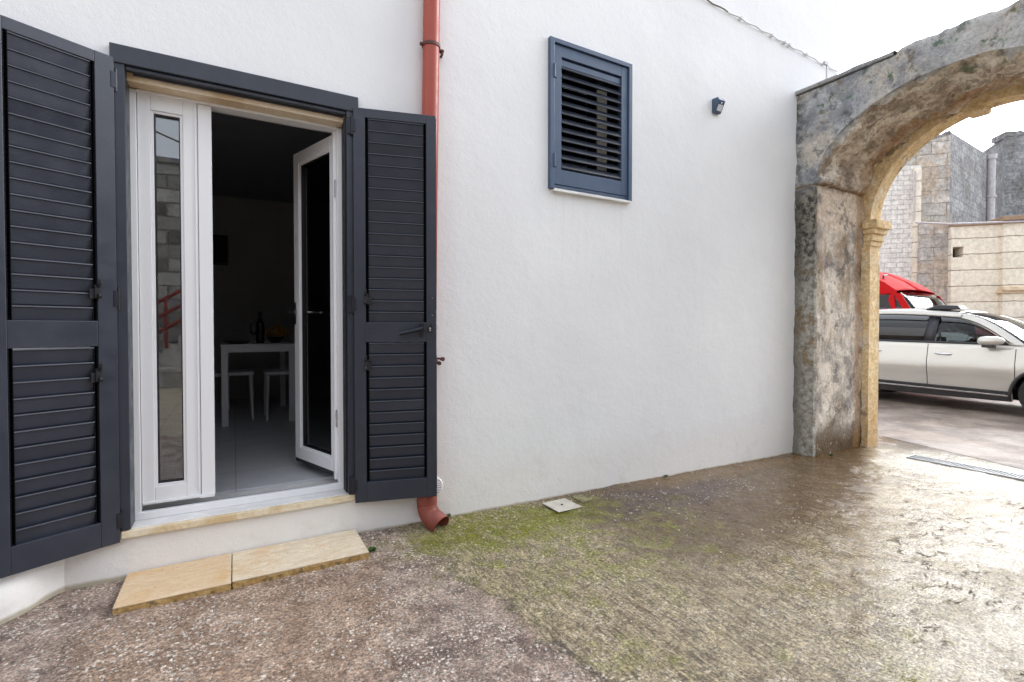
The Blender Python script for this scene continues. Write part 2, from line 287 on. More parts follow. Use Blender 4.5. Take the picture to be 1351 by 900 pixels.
# ---------------------------------------------------------------- mesh helpers
class MB:
    def __init__(s): s.v=[]; s.f=[]
    def add(s,vs,fs):
        b=len(s.v); s.v+= [tuple(v) for v in vs]; s.f+=[tuple(i+b for i in f) for f in fs]; return s
    def box(s,a,b,T=None):
        (x0,y0,z0),(x1,y1,z1)=a,b
        vs=[(x,y,z) for z in (z0,z1) for y in (y0,y1) for x in (x0,x1)]
        if T: vs=[T(*v) for v in vs]
        return s.add(vs,[(0,2,3,1),(4,5,7,6),(0,1,5,4),(2,6,7,3),(0,4,6,2),(1,3,7,5)])
    def poly(s,pts,d,T=None):          # closed outline (3D pts) swept by vector d
        n=len(pts); p=[Vector(q) for q in pts]; q=[v+Vector(d) for v in p]
        vs=p+q
        if T: vs=[T(*v) for v in vs]
        return s.add(vs,[tuple(range(n))[::-1],tuple(range(n,2*n))]+[(i,(i+1)%n,(i+1)%n+n,i+n) for i in range(n)])
    def tube(s,pts,r,n=12,caps=True,T=None):
        pts=[Vector(p) for p in pts]; rr=r if isinstance(r,(list,tuple)) else [r]*len(pts)
        b=len(s.v); prev=None
        for i,p in enumerate(pts):
            d=(pts[min(i+1,len(pts)-1)]-pts[max(i-1,0)]).normalized()
            a=d.orthogonal().normalized() if prev is None else (prev-d*prev.dot(d)).normalized()
            prev=a; c=d.cross(a)
            for k in range(n):
                th=2*math.pi*k/n; q=p+(a*math.cos(th)+c*math.sin(th))*rr[i]
                s.v.append(tuple(T(*q)) if T else tuple(q))
        for i in range(len(pts)-1):
            for k in range(n):
                s.f.append((b+i*n+k,b+i*n+(k+1)%n,b+(i+1)*n+(k+1)%n,b+(i+1)*n+k))
        if caps:
            s.f.append(tuple(b+k for k in range(n))[::-1]); s.f.append(tuple(b+(len(pts)-1)*n+k for k in range(n)))
        return s
    def lathe(s,prof,n=24,T=None):     # profile (r,z) about z
        b=len(s.v)
        for r,z in prof:
            for k in range(n):
                th=2*math.pi*k/n; q=(r*math.cos(th),r*math.sin(th),z); s.v.append(tuple(T(*q)) if T else q)
        for i in range(len(prof)-1):
            for k in range(n): s.f.append((b+i*n+k,b+i*n+(k+1)%n,b+(i+1)*n+(k+1)%n,b+(i+1)*n+k))
        s.f.append(tuple(b+k for k in range(n))[::-1]); s.f.append(tuple(b+(len(prof)-1)*n+k for k in range(n)))
        return s
    def grid(s,P):                     # rows of points
        b=len(s.v); m=len(P[0])
        for r in P: s.v+=[tuple(q) for q in r]
        for i in range(len(P)-1):
            for j in range(m-1): s.f.append((b+i*m+j,b+i*m+j+1,b+(i+1)*m+j+1,b+(i+1)*m+j))
        return s
    def build(s,name,mat,parent=None,bevel=0,smooth=None,uv=False,thick=0,sub=0,weld=False):
        me=bpy.data.meshes.new(name); org=Vector((0,0,0))
        me.from_pydata(s.v,[],s.f); me.validate()
        bm=bmesh.new(); bm.from_mesh(me)
        if weld: bmesh.ops.remove_doubles(bm,verts=bm.verts,dist=1e-4)
        bmesh.ops.recalc_face_normals(bm,faces=bm.faces)
        if uv:
            L=bm.loops.layers.uv.new('UVMap')
            for f in bm.faces:
                n=f.normal
                for l in f.loops:
                    c=l.vert.co
                    if abs(n.z)>.7: l[L].uv=(c.x,c.y)
                    else:
                        tx=Vector((-n.y,n.x,0)); tx.normalize(); l[L].uv=(c.dot(tx),c.z)
        bm.to_mesh(me); bm.free()
        o=bpy.data.objects.new(name,me); sc.collection.objects.link(o)
        if mat: me.materials.append(mat if not isinstance(mat,str) else M[mat])
        if parent: o.parent=parent; o.matrix_parent_inverse=parent_inv(parent)
        if smooth is not None:
            me.polygons.foreach_set('use_smooth',[True]*len(me.polygons)); me.set_sharp_from_angle(angle=R(smooth))
        if thick:
            m=o.modifiers.new('s','SOLIDIFY'); m.thickness=thick; m.offset=0
        if bevel:
            m=o.modifiers.new('b','BEVEL'); m.width=bevel; m.segments=2; m.limit_method='ANGLE'; m.angle_limit=R(40)
        if sub:
            m=o.modifiers.new('u','SUBSURF'); m.levels=sub; m.render_levels=sub
        return o
def parent_inv(p):
    m=Matrix.Translation(p.location) if p.type=='EMPTY' else Matrix.Identity(4)
    return m.inverted()
def thing(name,label,cat,loc=(0,0,0),group=None):
    o=bpy.data.objects.new(name,None); sc.collection.objects.link(o); o.location=loc; o.empty_display_size=.1
    return tag(o,label,cat,group)
def tag(o,label=None,cat=None,group=None,kind=None):
    if label: o['label']=label
    if cat: o['category']=cat
    if group: o['group']=group
    if kind: o['kind']=kind
    return o
def F(org,u,n):
    org,u,n=Vector(org),Vector(u).normalized(),Vector(n).normalized()
    return lambda a,b,c: org+u*a+n*b+Vector((0,0,c))
Z0=1.2
PTS=[(-60,.035),(-.7,.035),(1.1,.023),(4.78,-.034),(5.6,-.03),(7.4,-.10),(90,-.10)]
def gz(x):
    for (a,b),(c,d) in zip(PTS,PTS[1:]):
        if x<=c: return b+(d-b)*(x-a)/(c-a)
    return PTS[-1][1]
# ---------------------------------------------------------------- ground, street
def rng(a,b,st):
    n=max(1,int(round((b-a)/st))); return [a+(b-a)*i/n for i in range(n+1)]
xs=rng(-70,-6,8)[:-1]+rng(-6,-1.6,.4)[:-1]+rng(-1.6,6.0,.022)[:-1]+rng(6,9,.15)[:-1]+rng(9,90,6)
ys=rng(-60,-8,6)[:-1]+rng(-8,.1,.4)[:-1]+rng(.1,2.92,.022)[:-1]+rng(2.92,4,.3)[:-1]+rng(4,80,6)
g=MB(); rows=[]
for x in xs:
    r=[]
    for y in ys:
        z=gz(x)
        if -1.7<x<6.2 and 0<y<2.95:
            k=min(1,(6.1-x)/.6)
            z+=k*(.0035*noise.noise(((x*.97+y*.24)*38,(y*.97-x*.24)*6,1))*min(1,max(0,(x-.9)/.3))+.010*noise.noise((x*1.7,y*1.7,0))+.005*noise.noise((x*7,y*7,3))+.0045*noise.noise((x*24,y*16,5))+.002*noise.noise((x*70,y*40,9)))
        r.append((x,y,z))
    rows.append(r)
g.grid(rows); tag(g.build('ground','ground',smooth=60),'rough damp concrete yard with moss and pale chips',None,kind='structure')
gp=MB(); rows=[]
ey=[(-40,-1.0+.0*0),( .2,5.62),(1.56,6.03),(2.94,6.58),(6,7.2),(40,7.2)]
def edge(y):
    if y<.2: return 5.9
    for (a,b),(c,d) in zip(ey[1:],ey[2:]):
        if y<=c: return b+(d-b)*(y-a)/(c-a)
    return 7.2
for y in rng(-40,40,.4):
    e=edge(y)+.04*noise.noise((y*3,0,0)); rows.append([(e+(17.5-e)*k,y,gz(e+(17.5-e)*k)+.006+(.0 if k else -.003)) for k in [i/24 for i in range(25)]])
gp.grid(rows); tag(gp.build('road','street',smooth=60),'worn damp asphalt lane beyond the archway',kind='structure')
# ---------------------------------------------------------------- white house
house=thing('white_house','long white rendered house with louvred door and window shutters','house',(0,2.85,0))
def holed(x0,x1,z0,z1,y0,y1,holes):
    m=MB(); X=sorted({x0,x1}|{h[0] for h in holes}|{h[1] for h in holes}); Zs=sorted({z0,z1}|{h[2] for h in holes}|{h[3] for h in holes})
    solid=lambda cx,cz: x0<cx<x1 and z0<cz<z1 and not any(h[0]<cx<h[1] and h[2]<cz<h[3] for h in holes)
    for i in range(len(X)-1):
        for j in range(len(Zs)-1):
            a,b,c,d=X[i],X[i+1],Zs[j],Zs[j+1]
            if not solid((a+b)/2,(c+d)/2): continue
            m.add([(a,y0,c),(b,y0,c),(b,y0,d),(a,y0,d)],[(0,1,2,3)]); m.add([(a,y1,c),(b,y1,c),(b,y1,d),(a,y1,d)],[(3,2,1,0)])
            e=1e-3
            if not solid(a-e,(c+d)/2): m.add([(a,y0,c),(a,y1,c),(a,y1,d),(a,y0,d)],[(3,2,1,0)])
            if not solid(b+e,(c+d)/2): m.add([(b,y0,c),(b,y1,c),(b,y1,d),(b,y0,d)],[(0,1,2,3)])
            if not solid((a+b)/2,c-e): m.add([(a,y0,c),(b,y0,c),(b,y1,c),(a,y1,c)],[(3,2,1,0)])
            if not solid((a+b)/2,d+e): m.add([(a,y0,d),(b,y0,d),(b,y1,d),(a,y1,d)],[(0,1,2,3)])
    return m
DX0,DX1,DZ0,DZ1=-.43,.56,.225,2.39
WX0,WX1,WZ0,WZ1=1.93,2.60,2.19,3.15
holed(-6,5.5,-.3,6.4,2.85,3.2,[(DX0,DX1,DZ0,DZ1),(WX0,WX1,WZ0,WZ1)]).build('wall','plaster',house,weld=True)
MB().box((5.2,3.2,-.3),(5.5,8.8,6.4)).box((-6,3.2,-.3),(-5.7,8.8,6.4)).box((-5.7,8.5,-.3),(5.2,8.8,6.4)).build('side_wall','plaster',house)
MB().box((-6.1,2.9,6.41),(5.6,8.9,6.6)).build('roof','plaster',house)
# swollen plaster foot left of the door
mf=MB(); rows=[]
for i in range(15):
    k=i/14; z=-.05+.5*k; r=[]
    for j in range(30):
        x=-.64-1.6*j/29; sft=min(1,max(0,(-.66-x)/.14)); sft=sft*sft*(3-2*sft)
        out=.20*sft*(1-min(1,max(0,(z-.13)/.22))**1.3)+.008*noise.noise((x*6,z*6,0)); r.append((x,2.849-out-(.0 if j else -.02),z))
    rows.append(r)
mf.grid(rows).build('wall_foot','plaster',house,smooth=60)
# room
MB().box((-2.3,3.2,.18),(1.7,7.3,.275)).build('floor','tile',house,uv=True)
MB().box((-2.4,3.201,.27),(-2.3,7.4,3.0)).box((1.6,3.201,.27),(1.7,7.4,3.0)).box((-2.3,7.2,.27),(1.6,7.3,3.0)).build('room_wall','room',house)
MB().box((-2.3,3.201,2.85),(1.6,7.2,2.95)).build('ceiling','ceil',house)
MB().box((1.75,3.201,1.9),(1.8,4.6,3.5)).box((3.2,3.201,1.9),(3.25,4.6,3.5)).box((1.8,4.55,1.9),(3.2,4.6,3.5)).box((1.8,3.201,1.9),(3.2,4.55,1.95)).box((1.8,3.201,3.45),(3.2,4.55,3.5)).build('inner_room_wall','room',house)
# sill
MB().box((DX0-.03,2.828,.228),(DX1+.025,2.855,.262)).build('sill_nosing','silledge',house,bevel=.004)
MB().box((DX0+.002,2.8555,.228),(DX1-.002,3.19,.264)).build('door_sill','marble',house,bevel=.003)
MB().box((DX0+.001,2.885,2.346),(DX1-.001,3.03,2.389)).build('lintel','lintel',house)
# dark frame for the shutters
MB().box((-.478,2.832,.266),(-.425,2.95,2.405)).box((.548,2.832,.266),(.604,2.95,2.405)).box((-.478,2.825,2.394),(.612,2.868,2.478)).box((-.40,2.87,2.368),(.54,2.878,2.3935)).box((-.424,2.84,2.375),(.547,2.868,2.393)).build('shutter_frame','navy',house,bevel=.003)
rib=MB()
for k in range(4): rib.box((.540-.0*k,2.865+k*.02,.27),(.5475,2.873+k*.02,2.36))
rib.build('frame_gasket','black',house)
# white door frame
MB().box((-.428,2.957,.30),(-.402,3.03,2.34)).box((.518,2.957,.30),(.558,3.03,2.34)).box((-.402,2.96,2.332),(.518,3.03,2.3455)).box((.503,3.0,.31),(.518,3.03,2.34)).build('door_frame','pvc',house,bevel=.003)
MB().box((-.428,2.950,.2645),(.558,2.984,.300)).build('threshold','pvc',house,bevel=.003)
MB().box((-.428,2.9845,.2645),(.558,3.02,.290)).box((-.428,3.02,.2645),(.558,3.07,.277)).build('threshold_track','alu',house,bevel=.002)
def glazed(name,org,u,n,wd,z0,z1,stl,str_,top,bot,th,label=None,astr=False):
    T=F(org,u,n)
    d=MB().box((0,-th,z0),(stl,0,z1),T).box((wd-str_,-th,z0),(wd,0,z1),T).box((stl,-th,z0),(wd-str_,0,z0+bot),T).box((stl,-th,z1-top),(wd-str_,0,z1),T).build(name,'pvc',house,bevel=.003)
    if label: d['label']=label
    MB().box((stl-.004,-th*.6,z0+bot-.004),(wd-str_+.004,-th*.6+.006,z1-top+.004),T).build('glass_pane','glass',d)
    bd=MB(); a,b,c,e=stl,wd-str_,z0+bot,z1-top; w_=.012
    bd.box((a,-th+.004,c),(a+w_,-.006,e),T).box((b-w_,-th+.004,c),(b,-.006,e),T).box((a+w_,-th+.004,c),(b-w_,-.006,c+w_),T).box((a+w_,-th+.004,e-w_),(b-w_,-.006,e),T)
    bd.build('glazing_bead','pvc',d,bevel=.002)
    gk=MB(); w2=.017
    gk.box((a+w_,-th+.008,c+w_),(a+w2,-.012,e-w_),T).box((b-w2,-th+.008,c+w_),(b-w_,-.012,e-w_),T).box((a+w2,-th+.008,c+w_),(b-w2,-.012,c+w2),T).box((a+w2,-th+.008,e-w2),(b-w2,-.012,e-w_),T)
    gk.build('pane_gasket','black',d)
    return d,T
d1,T1=glazed('fixed_door_leaf',(-.400,2.972,0),(1,0,0),(0,-1,0),.245,.327,2.338,.052,.062,.078,.085,.055,'closed narrow white door leaf with tall slim pane')
MB().box((.247,-.045,.335),(.306,.004,2.330),T1).box((.232,.0005,.36),(.240,.006,2.32),T1).build('astragal','pvc',d1,bevel=.004)
MB().box((.24,.0045,.327),(.304,.010,.345),T1).box((.004,.0005,.335),(.24,.012,.343),T1).build('drip_bar','pvc',d1)
uo=Vector((.343-.517,3.505-2.995,0)).normalized(); no=Vector((-uo.y,uo.x,0))  # faces the left/camera side
d2,T2=glazed('open_door_leaf',(.517,2.995,0),uo,no,.54,.348,2.322,.07,.07,.075,.075,.055,'white glazed door leaf standing open into the room')
hd=MB().box((.495,.0005,1.22),(.520,.010,1.36),T2).tube([(.507,.01,1.30),(.507,.05,1.30),(.49,.056,1.30),(.40,.056,1.297)],.009,10,T=T2).tube([(.507,-.055,1.30),(.507,-.10,1.30),(.49,-.106,1.30),(.40,-.106,1.297)],.009,10,T=T2).box((.495,-.066,1.22),(.520,-.0555,1.36),T2)
hd.build('handle','steel',d2,smooth=40)
MB().box((.5401,-.04,1.10),(.5435,-.012,1.18),T2).build('latch_plate','steel',d2)
MB().box((.5401,-.04,1.28),(.5435,-.012,1.34),T2).build('latch_plate','steel',d2)
for z_ in (.62,1.95): MB().tube([(-.006,.004,z_),(-.006,.004,z_+.10)],.007,8,T=T2).build('hinge','alu',d2)
MB().box((.0,-.058,.325),(.54,-.003,.3475),T2).build('bottom_seal','black',d2)
# louvred shutter leaves
def shutter(name,org,u,n,wd,st_h,st_f,label,handle=False):
    T=F(org,u,n); z0,z1=Z0-.983,Z0+1.214; th=.042
    r0,r1=Z0-.084,Z0+.028; b1=Z0-.87; t0=Z0+1.163
    fr=MB().box((0,-th,z0),(st_h,0,z1),T).box((wd-st_f,-th,z0),(wd,0,z1),T)
    e=.0006
    fr.box((st_h,-th,z0),(wd-st_f,-e,b1),T).box((st_h,-th,r0),(wd-st_f,-e,r1),T).box((st_h,-th,t0),(wd-st_f,-e,z1),T)
    o=fr.build(name,'navy',house,bevel=.0022); o['label']=label
    a,b=st_h,wd-st_f; gap=.016
    cs=MB().box((a,-.036,b1),(a+.004,-.012,r0),T).box((b-.004,-.036,b1),(b-.0003,-.0015,r0),T).box((a,-.036,r1),(a+.004,-.012,t0),T).box((b-.004,-.036,r1),(b-.0003,-.0015,t0),T)
    for (lo,hi) in ((b1,r0),(r1,t0)):       # toothed mechanism strips beside the slats
        k=lo+.01
        while k<hi-.012:
            cs.box((a+.004,-.036,k),(a+gap-.002,-.026,k+.009),T).box((b-gap+.002,-.036,k),(b-.004,-.026,k+.009),T); k+=.021
    for (lo_,hi_) in ((b1,r0),(r1,t0)): cs.box((a+gap-.0018,-.036,lo_+.0005),(a+gap-.0002,-.003,hi_-.0005),T).box((b-gap+.0002,-.036,lo_+.0005),(b-gap+.0018,-.001,hi_-.0005),T)
    cs.box((a,-.041,z0+.1),(a+gap,-.037,z1-.04),T).box((b-gap,-.041,z0+.1),(b,-.037,z1-.04),T).build('slat_carrier','carrier',o)
    sl=MB(); pit=.0632
    for (lo,hi) in ((b1,r0),(r1,t0)):
        cnt=int(round((hi-lo)/pit)); p=(hi-lo)/cnt
        for i in range(cnt):
            zb=lo+i*p; jit=random.uniform(-.0010,.0010); jb=random.uniform(-.0028,.0028)
            # blade leaning: top edge stands proud on the side seen here
            prof=[(-.026+jit,zb-.009),(-.023+jit,zb-.010),(-.0165+jb,zb+.0035),(-.0075+jit,zb+p-.0105),(-.0015+jit,zb+p-.0085),(-.0035+jit,zb+p-.0035),(-.012+jit,zb+p-.0055)]
            sl.poly([(a+gap,y,z) for y,z in prof],(b-a-2*gap,0,0),T)
    sl.build('slats','navy',o)
    # folding control levers
    for zc in (Z0+.158,Z0-.21):
        lv=MB(); q=a+.004
        lv.box((q-.012,.0005,zc-.03),(q+.010,.012,zc+.028),T).box((q+.008,.0,zc-.032),(q+.026,.006,zc+.010),T)
        lv.tube([(q-.004,.012,zc+.02),(q-.004,.026,zc+.035),(q-.004,.028,zc+.052)],.006,8,T=T).tube([(q-.006,.012,zc-.012),(q-.006,.024,zc-.026)],.007,8,T=T)
        lv.build('slat_lever','black',o,bevel=.001)
    for zc in (z0+.10,Z0+.13,z1-.10):
        hg=MB().tube([(-.008,-.006,zc-.05),(-.008,-.006,zc+.05)],.008,10,T=T).box((-.006,-.010,zc-.035),(.012,.003,zc+.035),T).box((-.03,-.03,zc-.045),(-.010,-.004,zc+.045),T)
        hg.build('hinge','darkmetal',o)
    if handle:
        hz=Z0-.012; q=wd-.085
        h=MB().box((q-.012,.0,hz-.038),(q+.012,.010,hz+.032),T).tube([(q,.008,hz+.002),(q,.045,hz+.004)],.011,12,T=T)
        h.tube([(q+.004,.045,hz+.006),(q-.03,.047,hz-.004),(q-.085,.047,hz-.016),(q-.125,.047,hz-.024)],[.014,.0125,.011,.0115],12,T=T).box((q-.008,.0,hz+.02),(q+.012,.016,hz+.034),T)
        h.build('handle','darkmetal',o,smooth=50)
        q2=wd-.036
        MB().poly([(q2+.012*math.cos(x),0.0002,hz+.004+.026*math.sin(x)) for x in [i*math.pi/10 for i in range(20)]],(0,.007,0),T).build('lock_plate','black',o)
        MB().tube([(q2,.0072,hz+.006),(q2,.009,hz+.006)],.006,12,T=T).box((q2-.003,.0072,hz-.010),(q2+.003,.009,hz+.003),T).build('lock_cylinder','steel',o)
        for zc in (Z0+.17,Z0+.07): MB().tube([(wd-.022,0,zc),(wd-.022,.002,zc)],.0035,8,T=T).build('screw_head','chrome',o)
        MB().box((wd+.0003,-.030,Z0-.16),(wd+.003,-.012,Z0+.10),T).box((wd+.003,-.026,Z0-.01),(wd+.009,-.016,Z0+.012),T).build('edge_latch','steel',o)
    MB().box((wd+.0005,-.0415,z0+.004),(wd+.006,-.032,z1-.004),T).build('edge_seal','black',o)
    return o
shutter('door_shutter',(-.462,2.826,0),(-.883,-.469,0),(.469,-.883,0),.424,.070,.066,'left anthracite door shutter swung out toward the viewer')
shutter('door_shutter',(.580,2.812,0),(.968,-.25,0),(-.25,-.968,0),.452,.062,.054,'right anthracite door shutter folded back over the downpipe',True)
# window with louvred shutter
wf=MB().box((WX0-.04,2.822,WZ0-.035),(WX0-.004,2.90,WZ1+.035)).box((WX1+.002,2.822,WZ0-.035),(WX1+.035,2.90,WZ1+.035)).box((WX0-.004,2.822,WZ1+.003),(WX1+.002,2.90,WZ1+.035)).box((WX0-.004,2.84,WZ0-.02),(WX1+.002,2.90,WZ0-.001)).build('window_shutter','blue',house,bevel=.003)
wf['label']='slate blue louvred shutter closed over the small window'
a,b,c,e=WX0-.001,WX1-.001,WZ0+.002,WZ1-.0; yf=2.836
MB().box((a,yf,c),(a+.064,yf+.04,e)).box((b-.060,yf,c),(b,yf+.04,e)).box((a+.064,yf+.0006,c),(b-.060,yf+.04,c+.105)).box((a+.064,yf+.0006,e-.075),(b-.060,yf+.04,e)).build('sash','blue',wf,bevel=.002)
sl=MB(); lo,hi=c+.112,e-.10; n_=12; p=(hi-lo)/n_
MB().box((a+.067,yf+.012,hi-.028),(b-.063,yf+.022,e-.088)).build('slat_stop','blue',wf)
MB().box((a+.067,yf+.014,c+.115),(b-.063,yf+.022,lo+.012)).build('slat_stop','blue',wf)
for i in range(n_):
    z=lo+i*p+.004; th_=R(56); dy,dz=math.cos(th_)*.054,math.sin(th_)*.054; tz=.0045
    sl.poly([(a+.067,yf-.002,z),(a+.067,yf-.004,z+.004),(a+.067,yf-.002,z+tz+.002),(a+.067,yf-.002+dy,z+dz+tz),(a+.067,yf-.002+dy,z+dz)],(b-a-.130,0,0))
sl.build('slats','navy',wf)
for zc in (WZ0+.16,WZ1-.19): MB().tube([(a-.004,yf-.012,zc-.045),(a-.004,yf-.012,zc+.045)],.010,10).box((a-.004,yf-.006,zc-.04),(a+.02,yf-.001,zc+.04)).build('hinge','blue',wf,smooth=40)
MB().box((WX0-.01,2.815,WZ0-.052),(WX1+.02,2.95,WZ0-.036)).build('window_sill','marble',house,bevel=.002)
MB().box((WX0+.0005,2.901,WZ0+.0005),(WX0+.004,3.19,WZ1)).box((WX1-.004,2.901,WZ0+.0005),(WX1-.0005,3.19,WZ1)).box((WX0+.004,2.901,WZ1-.005),(WX1-.004,3.19,WZ1-.0005)).box((WX0+.004,2.901,WZ0+.0005),(WX1-.004,3.19,WZ0+.004)).build('window_blackout','darkmetal',house)  # added dark sheets that black out the lit reveal behind the slats
wi=MB().box((WX0+.005,2.99,WZ0+.005),(WX0+.06,3.05,WZ1-.006)).box((WX1-.06,2.99,WZ0+.005),(WX1-.005,3.05,WZ1-.006)).box((WX0+.06,2.99,WZ0),(WX1-.06,3.05,WZ0+.07)).box((WX0+.06,2.99,WZ1-.07),(WX1-.06,3.05,WZ1)).box((2.40,2.955,WZ0+.07),(2.47,2.985,WZ1-.07)).build('inner_window_frame','black',house)
MB().box((2.40,2.945,WZ0+.07),(2.49,2.9545,WZ1-.16)).build('pull_strip','palecable',wi)
MB().box((WX0+.06,3.015,WZ0+.07),(WX1-.06,3.02,WZ1-.07)).build('window_pane','glass',wi)
# ---------------------------------------------------------------- things on the wall
dp=thing('downpipe','terracotta red rain downpipe on the white wall behind the right door shutter','downpipe',(1.04,2.785,.1))
px,py=.994,2.799
MB().tube([(px+.095,py,6.3),(px+.04,py,3.2),(px+.02,py,2.0),(px,py,.40)],.049,28,False).tube([(px,py,.40),(px,py,.12)],.052,28,False).build('pipe','pipe',dp,smooth=40)
for z in (2.86,1.0,4.9):
    k=px+.02+(z-2)*.0167 if z>2 else px+.0125
    MB().tube([(k,py,z-.009),(k,py,z+.009)],.054,28).tube([(k+.05,py,z-.012),(k+.078,py+.02,z-.014),(k+.082,2.85,z-.014)],.008,8).tube([(k-.052,py,z),(k-.068,py,z)],.010,8).tube([(k+.056,py-.012,z-.016),(k+.072,py-.012,z-.016)],.011,8).build('pipe_clip','rust',dp,smooth=40)
MB().tube([(px,py,.215),(px,py,.148)],.060,28,False).tube([(px,py,.228),(px,py,.215)],[.056,.060],28,False).build('pipe_collar','oldpipe',dp,smooth=40)
eb=[]; cx_,cz_=.085,.145
for i in range(9):
    an=i/8*R(66); k=.085*(1-math.cos(an)); eb.append((px+.45*k,py-.89*k,cz_-.085*math.sin(an)))
d_=Vector((.45,-.89,0))*math.sin(R(66)); last=Vector(eb[-1])+Vector((d_.x,d_.y,-math.cos(R(66))))*.07; eb.append(tuple(last))
el=MB().tube(eb,[.057]*9+[.062],32,False); el.build('elbow','oldpipe',dp,smooth=50,thick=.005)
lm=thing('wall_lamp','small dark wedge shaped wall light high between the blue shutter and the archway','lamp',(3.60,2.85,3.07))
lx,lz=3.60,3.085
_n0=len(bpy.data.objects)
MB().poly([(lx-.052,2.8495,lz+.075),(lx-.052,2.8495,lz-.075),(lx-.052,2.815,lz-.08),(lx-.052,2.755,lz+.035),(lx-.052,2.775,lz+.07)],(.104,0,0)).build('housing','blue',lm,bevel=.004)
T=F((lx,2.785,lz-.0225),(1,0,0),(0,-.887,-.46)); 
def Tl(a_,b_,c_):   # on the sloping lower face
    up=Vector((0,-.463,.886)); nn=Vector((0,-.886,-.463)); return Vector((lx,2.785,lz-.0225))+Vector((1,0,0))*a_+nn*b_+up*c_
MB().box((-.036,.001,-.042),(.036,.004,.022),Tl).build('lens','lamp_lens',lm)
MB().lathe([(.0085,.0),(.0085,.004),(.004,.008)],14,lambda x,y,z:Tl(x,z+.001,y+.038)).build('motion_sensor','pvc',lm)
for o_ in lm.children:
    for v in o_.data.vertices: v.co=Vector((lx,2.8495,lz))+(v.co-Vector((lx,2.8495,lz)))*.78
cb=[]
for i in range(60):
    x=2.7+2.78*i/59; cb.append((x,2.835-.006*math.sin(i*1.3),Z0+2.86-.10*(x-2.7)/1.0*.75+.008*noise.noise((x*4,0,0))-.0*x))
cb=[(x,y,Z0+2.745-(x-3.36)*.045+.006*noise.noise((x*5,0,0))) for x,y,z in cb]
wc=thing('wall_cable','thin service cable running along the upper wall toward the archway','cable',(4.1,2.84,3.9))
MB().tube([p_ for p_ in cb if p_[0]<3.75],.006,8).build('dark_cable','cable',wc); MB().tube([p_ for p_ in cb if p_[0]>3.70],.006,8).build('pale_cable','palecable',wc)
for x in (3.2,3.9,4.35,4.55,4.62,4.9,5.2): MB().box((x,2.818,Z0+2.745-(x-3.36)*.045-.012),(x+.02,2.85,Z0+2.745-(x-3.36)*.045+.010)).build('cable_clip','palecable',wc)
ss=thing('shutter_stop','round rusty shutter stop knob on the wall beside the right door shutter','shutter stop',(1.04,2.84,1.02))
MB().tube([(1.083,2.852,1.01),(1.083,2.765,1.01)],.006,8).build('rod','rust',ss); MB().tube([(1.083,2.79,1.01),(1.083,2.762,1.01)],[.010,.013],14).build('knob','rust',ss,smooth=50)
vt=thing('wall_vent','round white louvred vent low on the wall behind the downpipe','vent',(1.095,2.85,.27)); vx,vz=1.052,.225
TV=lambda x,y,z: Vector((vx+x,2.8495-z,vz+y))
MB().lathe([(.062,0),(.062,.005),(.057,.010),(.050,.010),(.050,.002)],28,TV).build('rim','pvc',vt,smooth=40)
mb=MB()
for k in range(-3,4):
    zz=k*.0135; hw=math.sqrt(max(0,.05**2-zz*zz)); mb.poly([(vx-hw,2.846,vz+zz),(vx-hw,2.836,vz+zz-.006),(vx-hw,2.8355,vz+zz-.002),(vx-hw,2.846,vz+zz+.003)],(2*hw,0,0))
mb.build('louvre','pvc',vt); MB().lathe([(.05,.0005),(.05,.0016)],24,TV).build('vent_hole','black',vt)
# ---------------------------------------------------------------- slabs, covers, grate
def slab(x0,x1,y0,y1,top,label,sk=0):
    t_=thing('stone_slab',label,'stone slab',((x0+x1)/2,(y0+y1)/2,top-.03),'honey stone slabs laid along the doorstep')
    z=top; MB().poly([(x0+sk,y0,z-.006),(x1,y0-.004,z-.006),(x1,y1,z-.006),(x0,y1,z-.006)],(0,0,.006)).build('polished_top','honey',t_,bevel=.002)
    e=MB(); n=40; rows=[]
    out=[]
    P=[Vector((x0+sk,y0,0)),Vector((x1,y0-.004,0)),Vector((x1,y1,0)),Vector((x0,y1,0))]
    for i in range(4):
        A,B=P[i],P[(i+1)%4]; m=max(2,int((B-A).length/.02))
        for k in range(m): out.append(A.lerp(B,k/m))
    c=sum(P,Vector())/4
    for zz,ins in ((z-.0062,.001),(z-.02,.0),(z-.036,.003),(z-.06,.006)):
        rows.append([q+(c-q).normalized()*(ins+.0025*noise.noise((q.x*30,q.y*30,zz*60)))+Vector((0,0,zz)) for q in out+[out[0]]])
    e.grid(rows); e.build('rough_edge','honeyedge',t_,smooth=60,weld=True)
slab(-.44,-.022,2.515,2.843,.062,'shorter honey stone slab on the left below the doorstep',0)
slab(-.018,.585,2.520,2.843,.062,'longer honey stone slab on the right below the doorstep')
ac=thing('access_cover','pale square inspection cover set in the ground at the wall foot','inspection cover',(1.90,2.71,.02))
gzc=gz(1.9)
TA=F((1.80,2.585,gzc+.0015),(1,.02,0),(-.02,1,0))
MB().box((0,0,0),(.19,.19,.005),TA).build('plate','grey_cover',ac,bevel=.003); MB().lathe([(.008,.0),(.008,.003),(.002,.003)],12,lambda x,y,z:TA(.095+x,.095+y,.0055+z)).build('lifting_plug','black',ac)
MB().poly([(2.045,2.66,gz(2.06)-.002),(2.14,2.67,gz(2.1)-.002),(2.14,2.79,gz(2.1)-.002),(2.05,2.79,gz(2.1)-.002)],(0,0,.009)).build('mossy_cover','green_cover',bevel=.003)
tag(bpy.data.objects['mossy_cover'],'small moss covered cover right of the pale inspection cover','inspection cover')
dg=thing('drain_grate','long galvanised drain grate across the floor under the archway','drain grate',(5.62,1.5,-.02))
gx0,gx1,gy0,gy1=5.50,5.66,.70,2.20; zt=gz(5.6)+.012
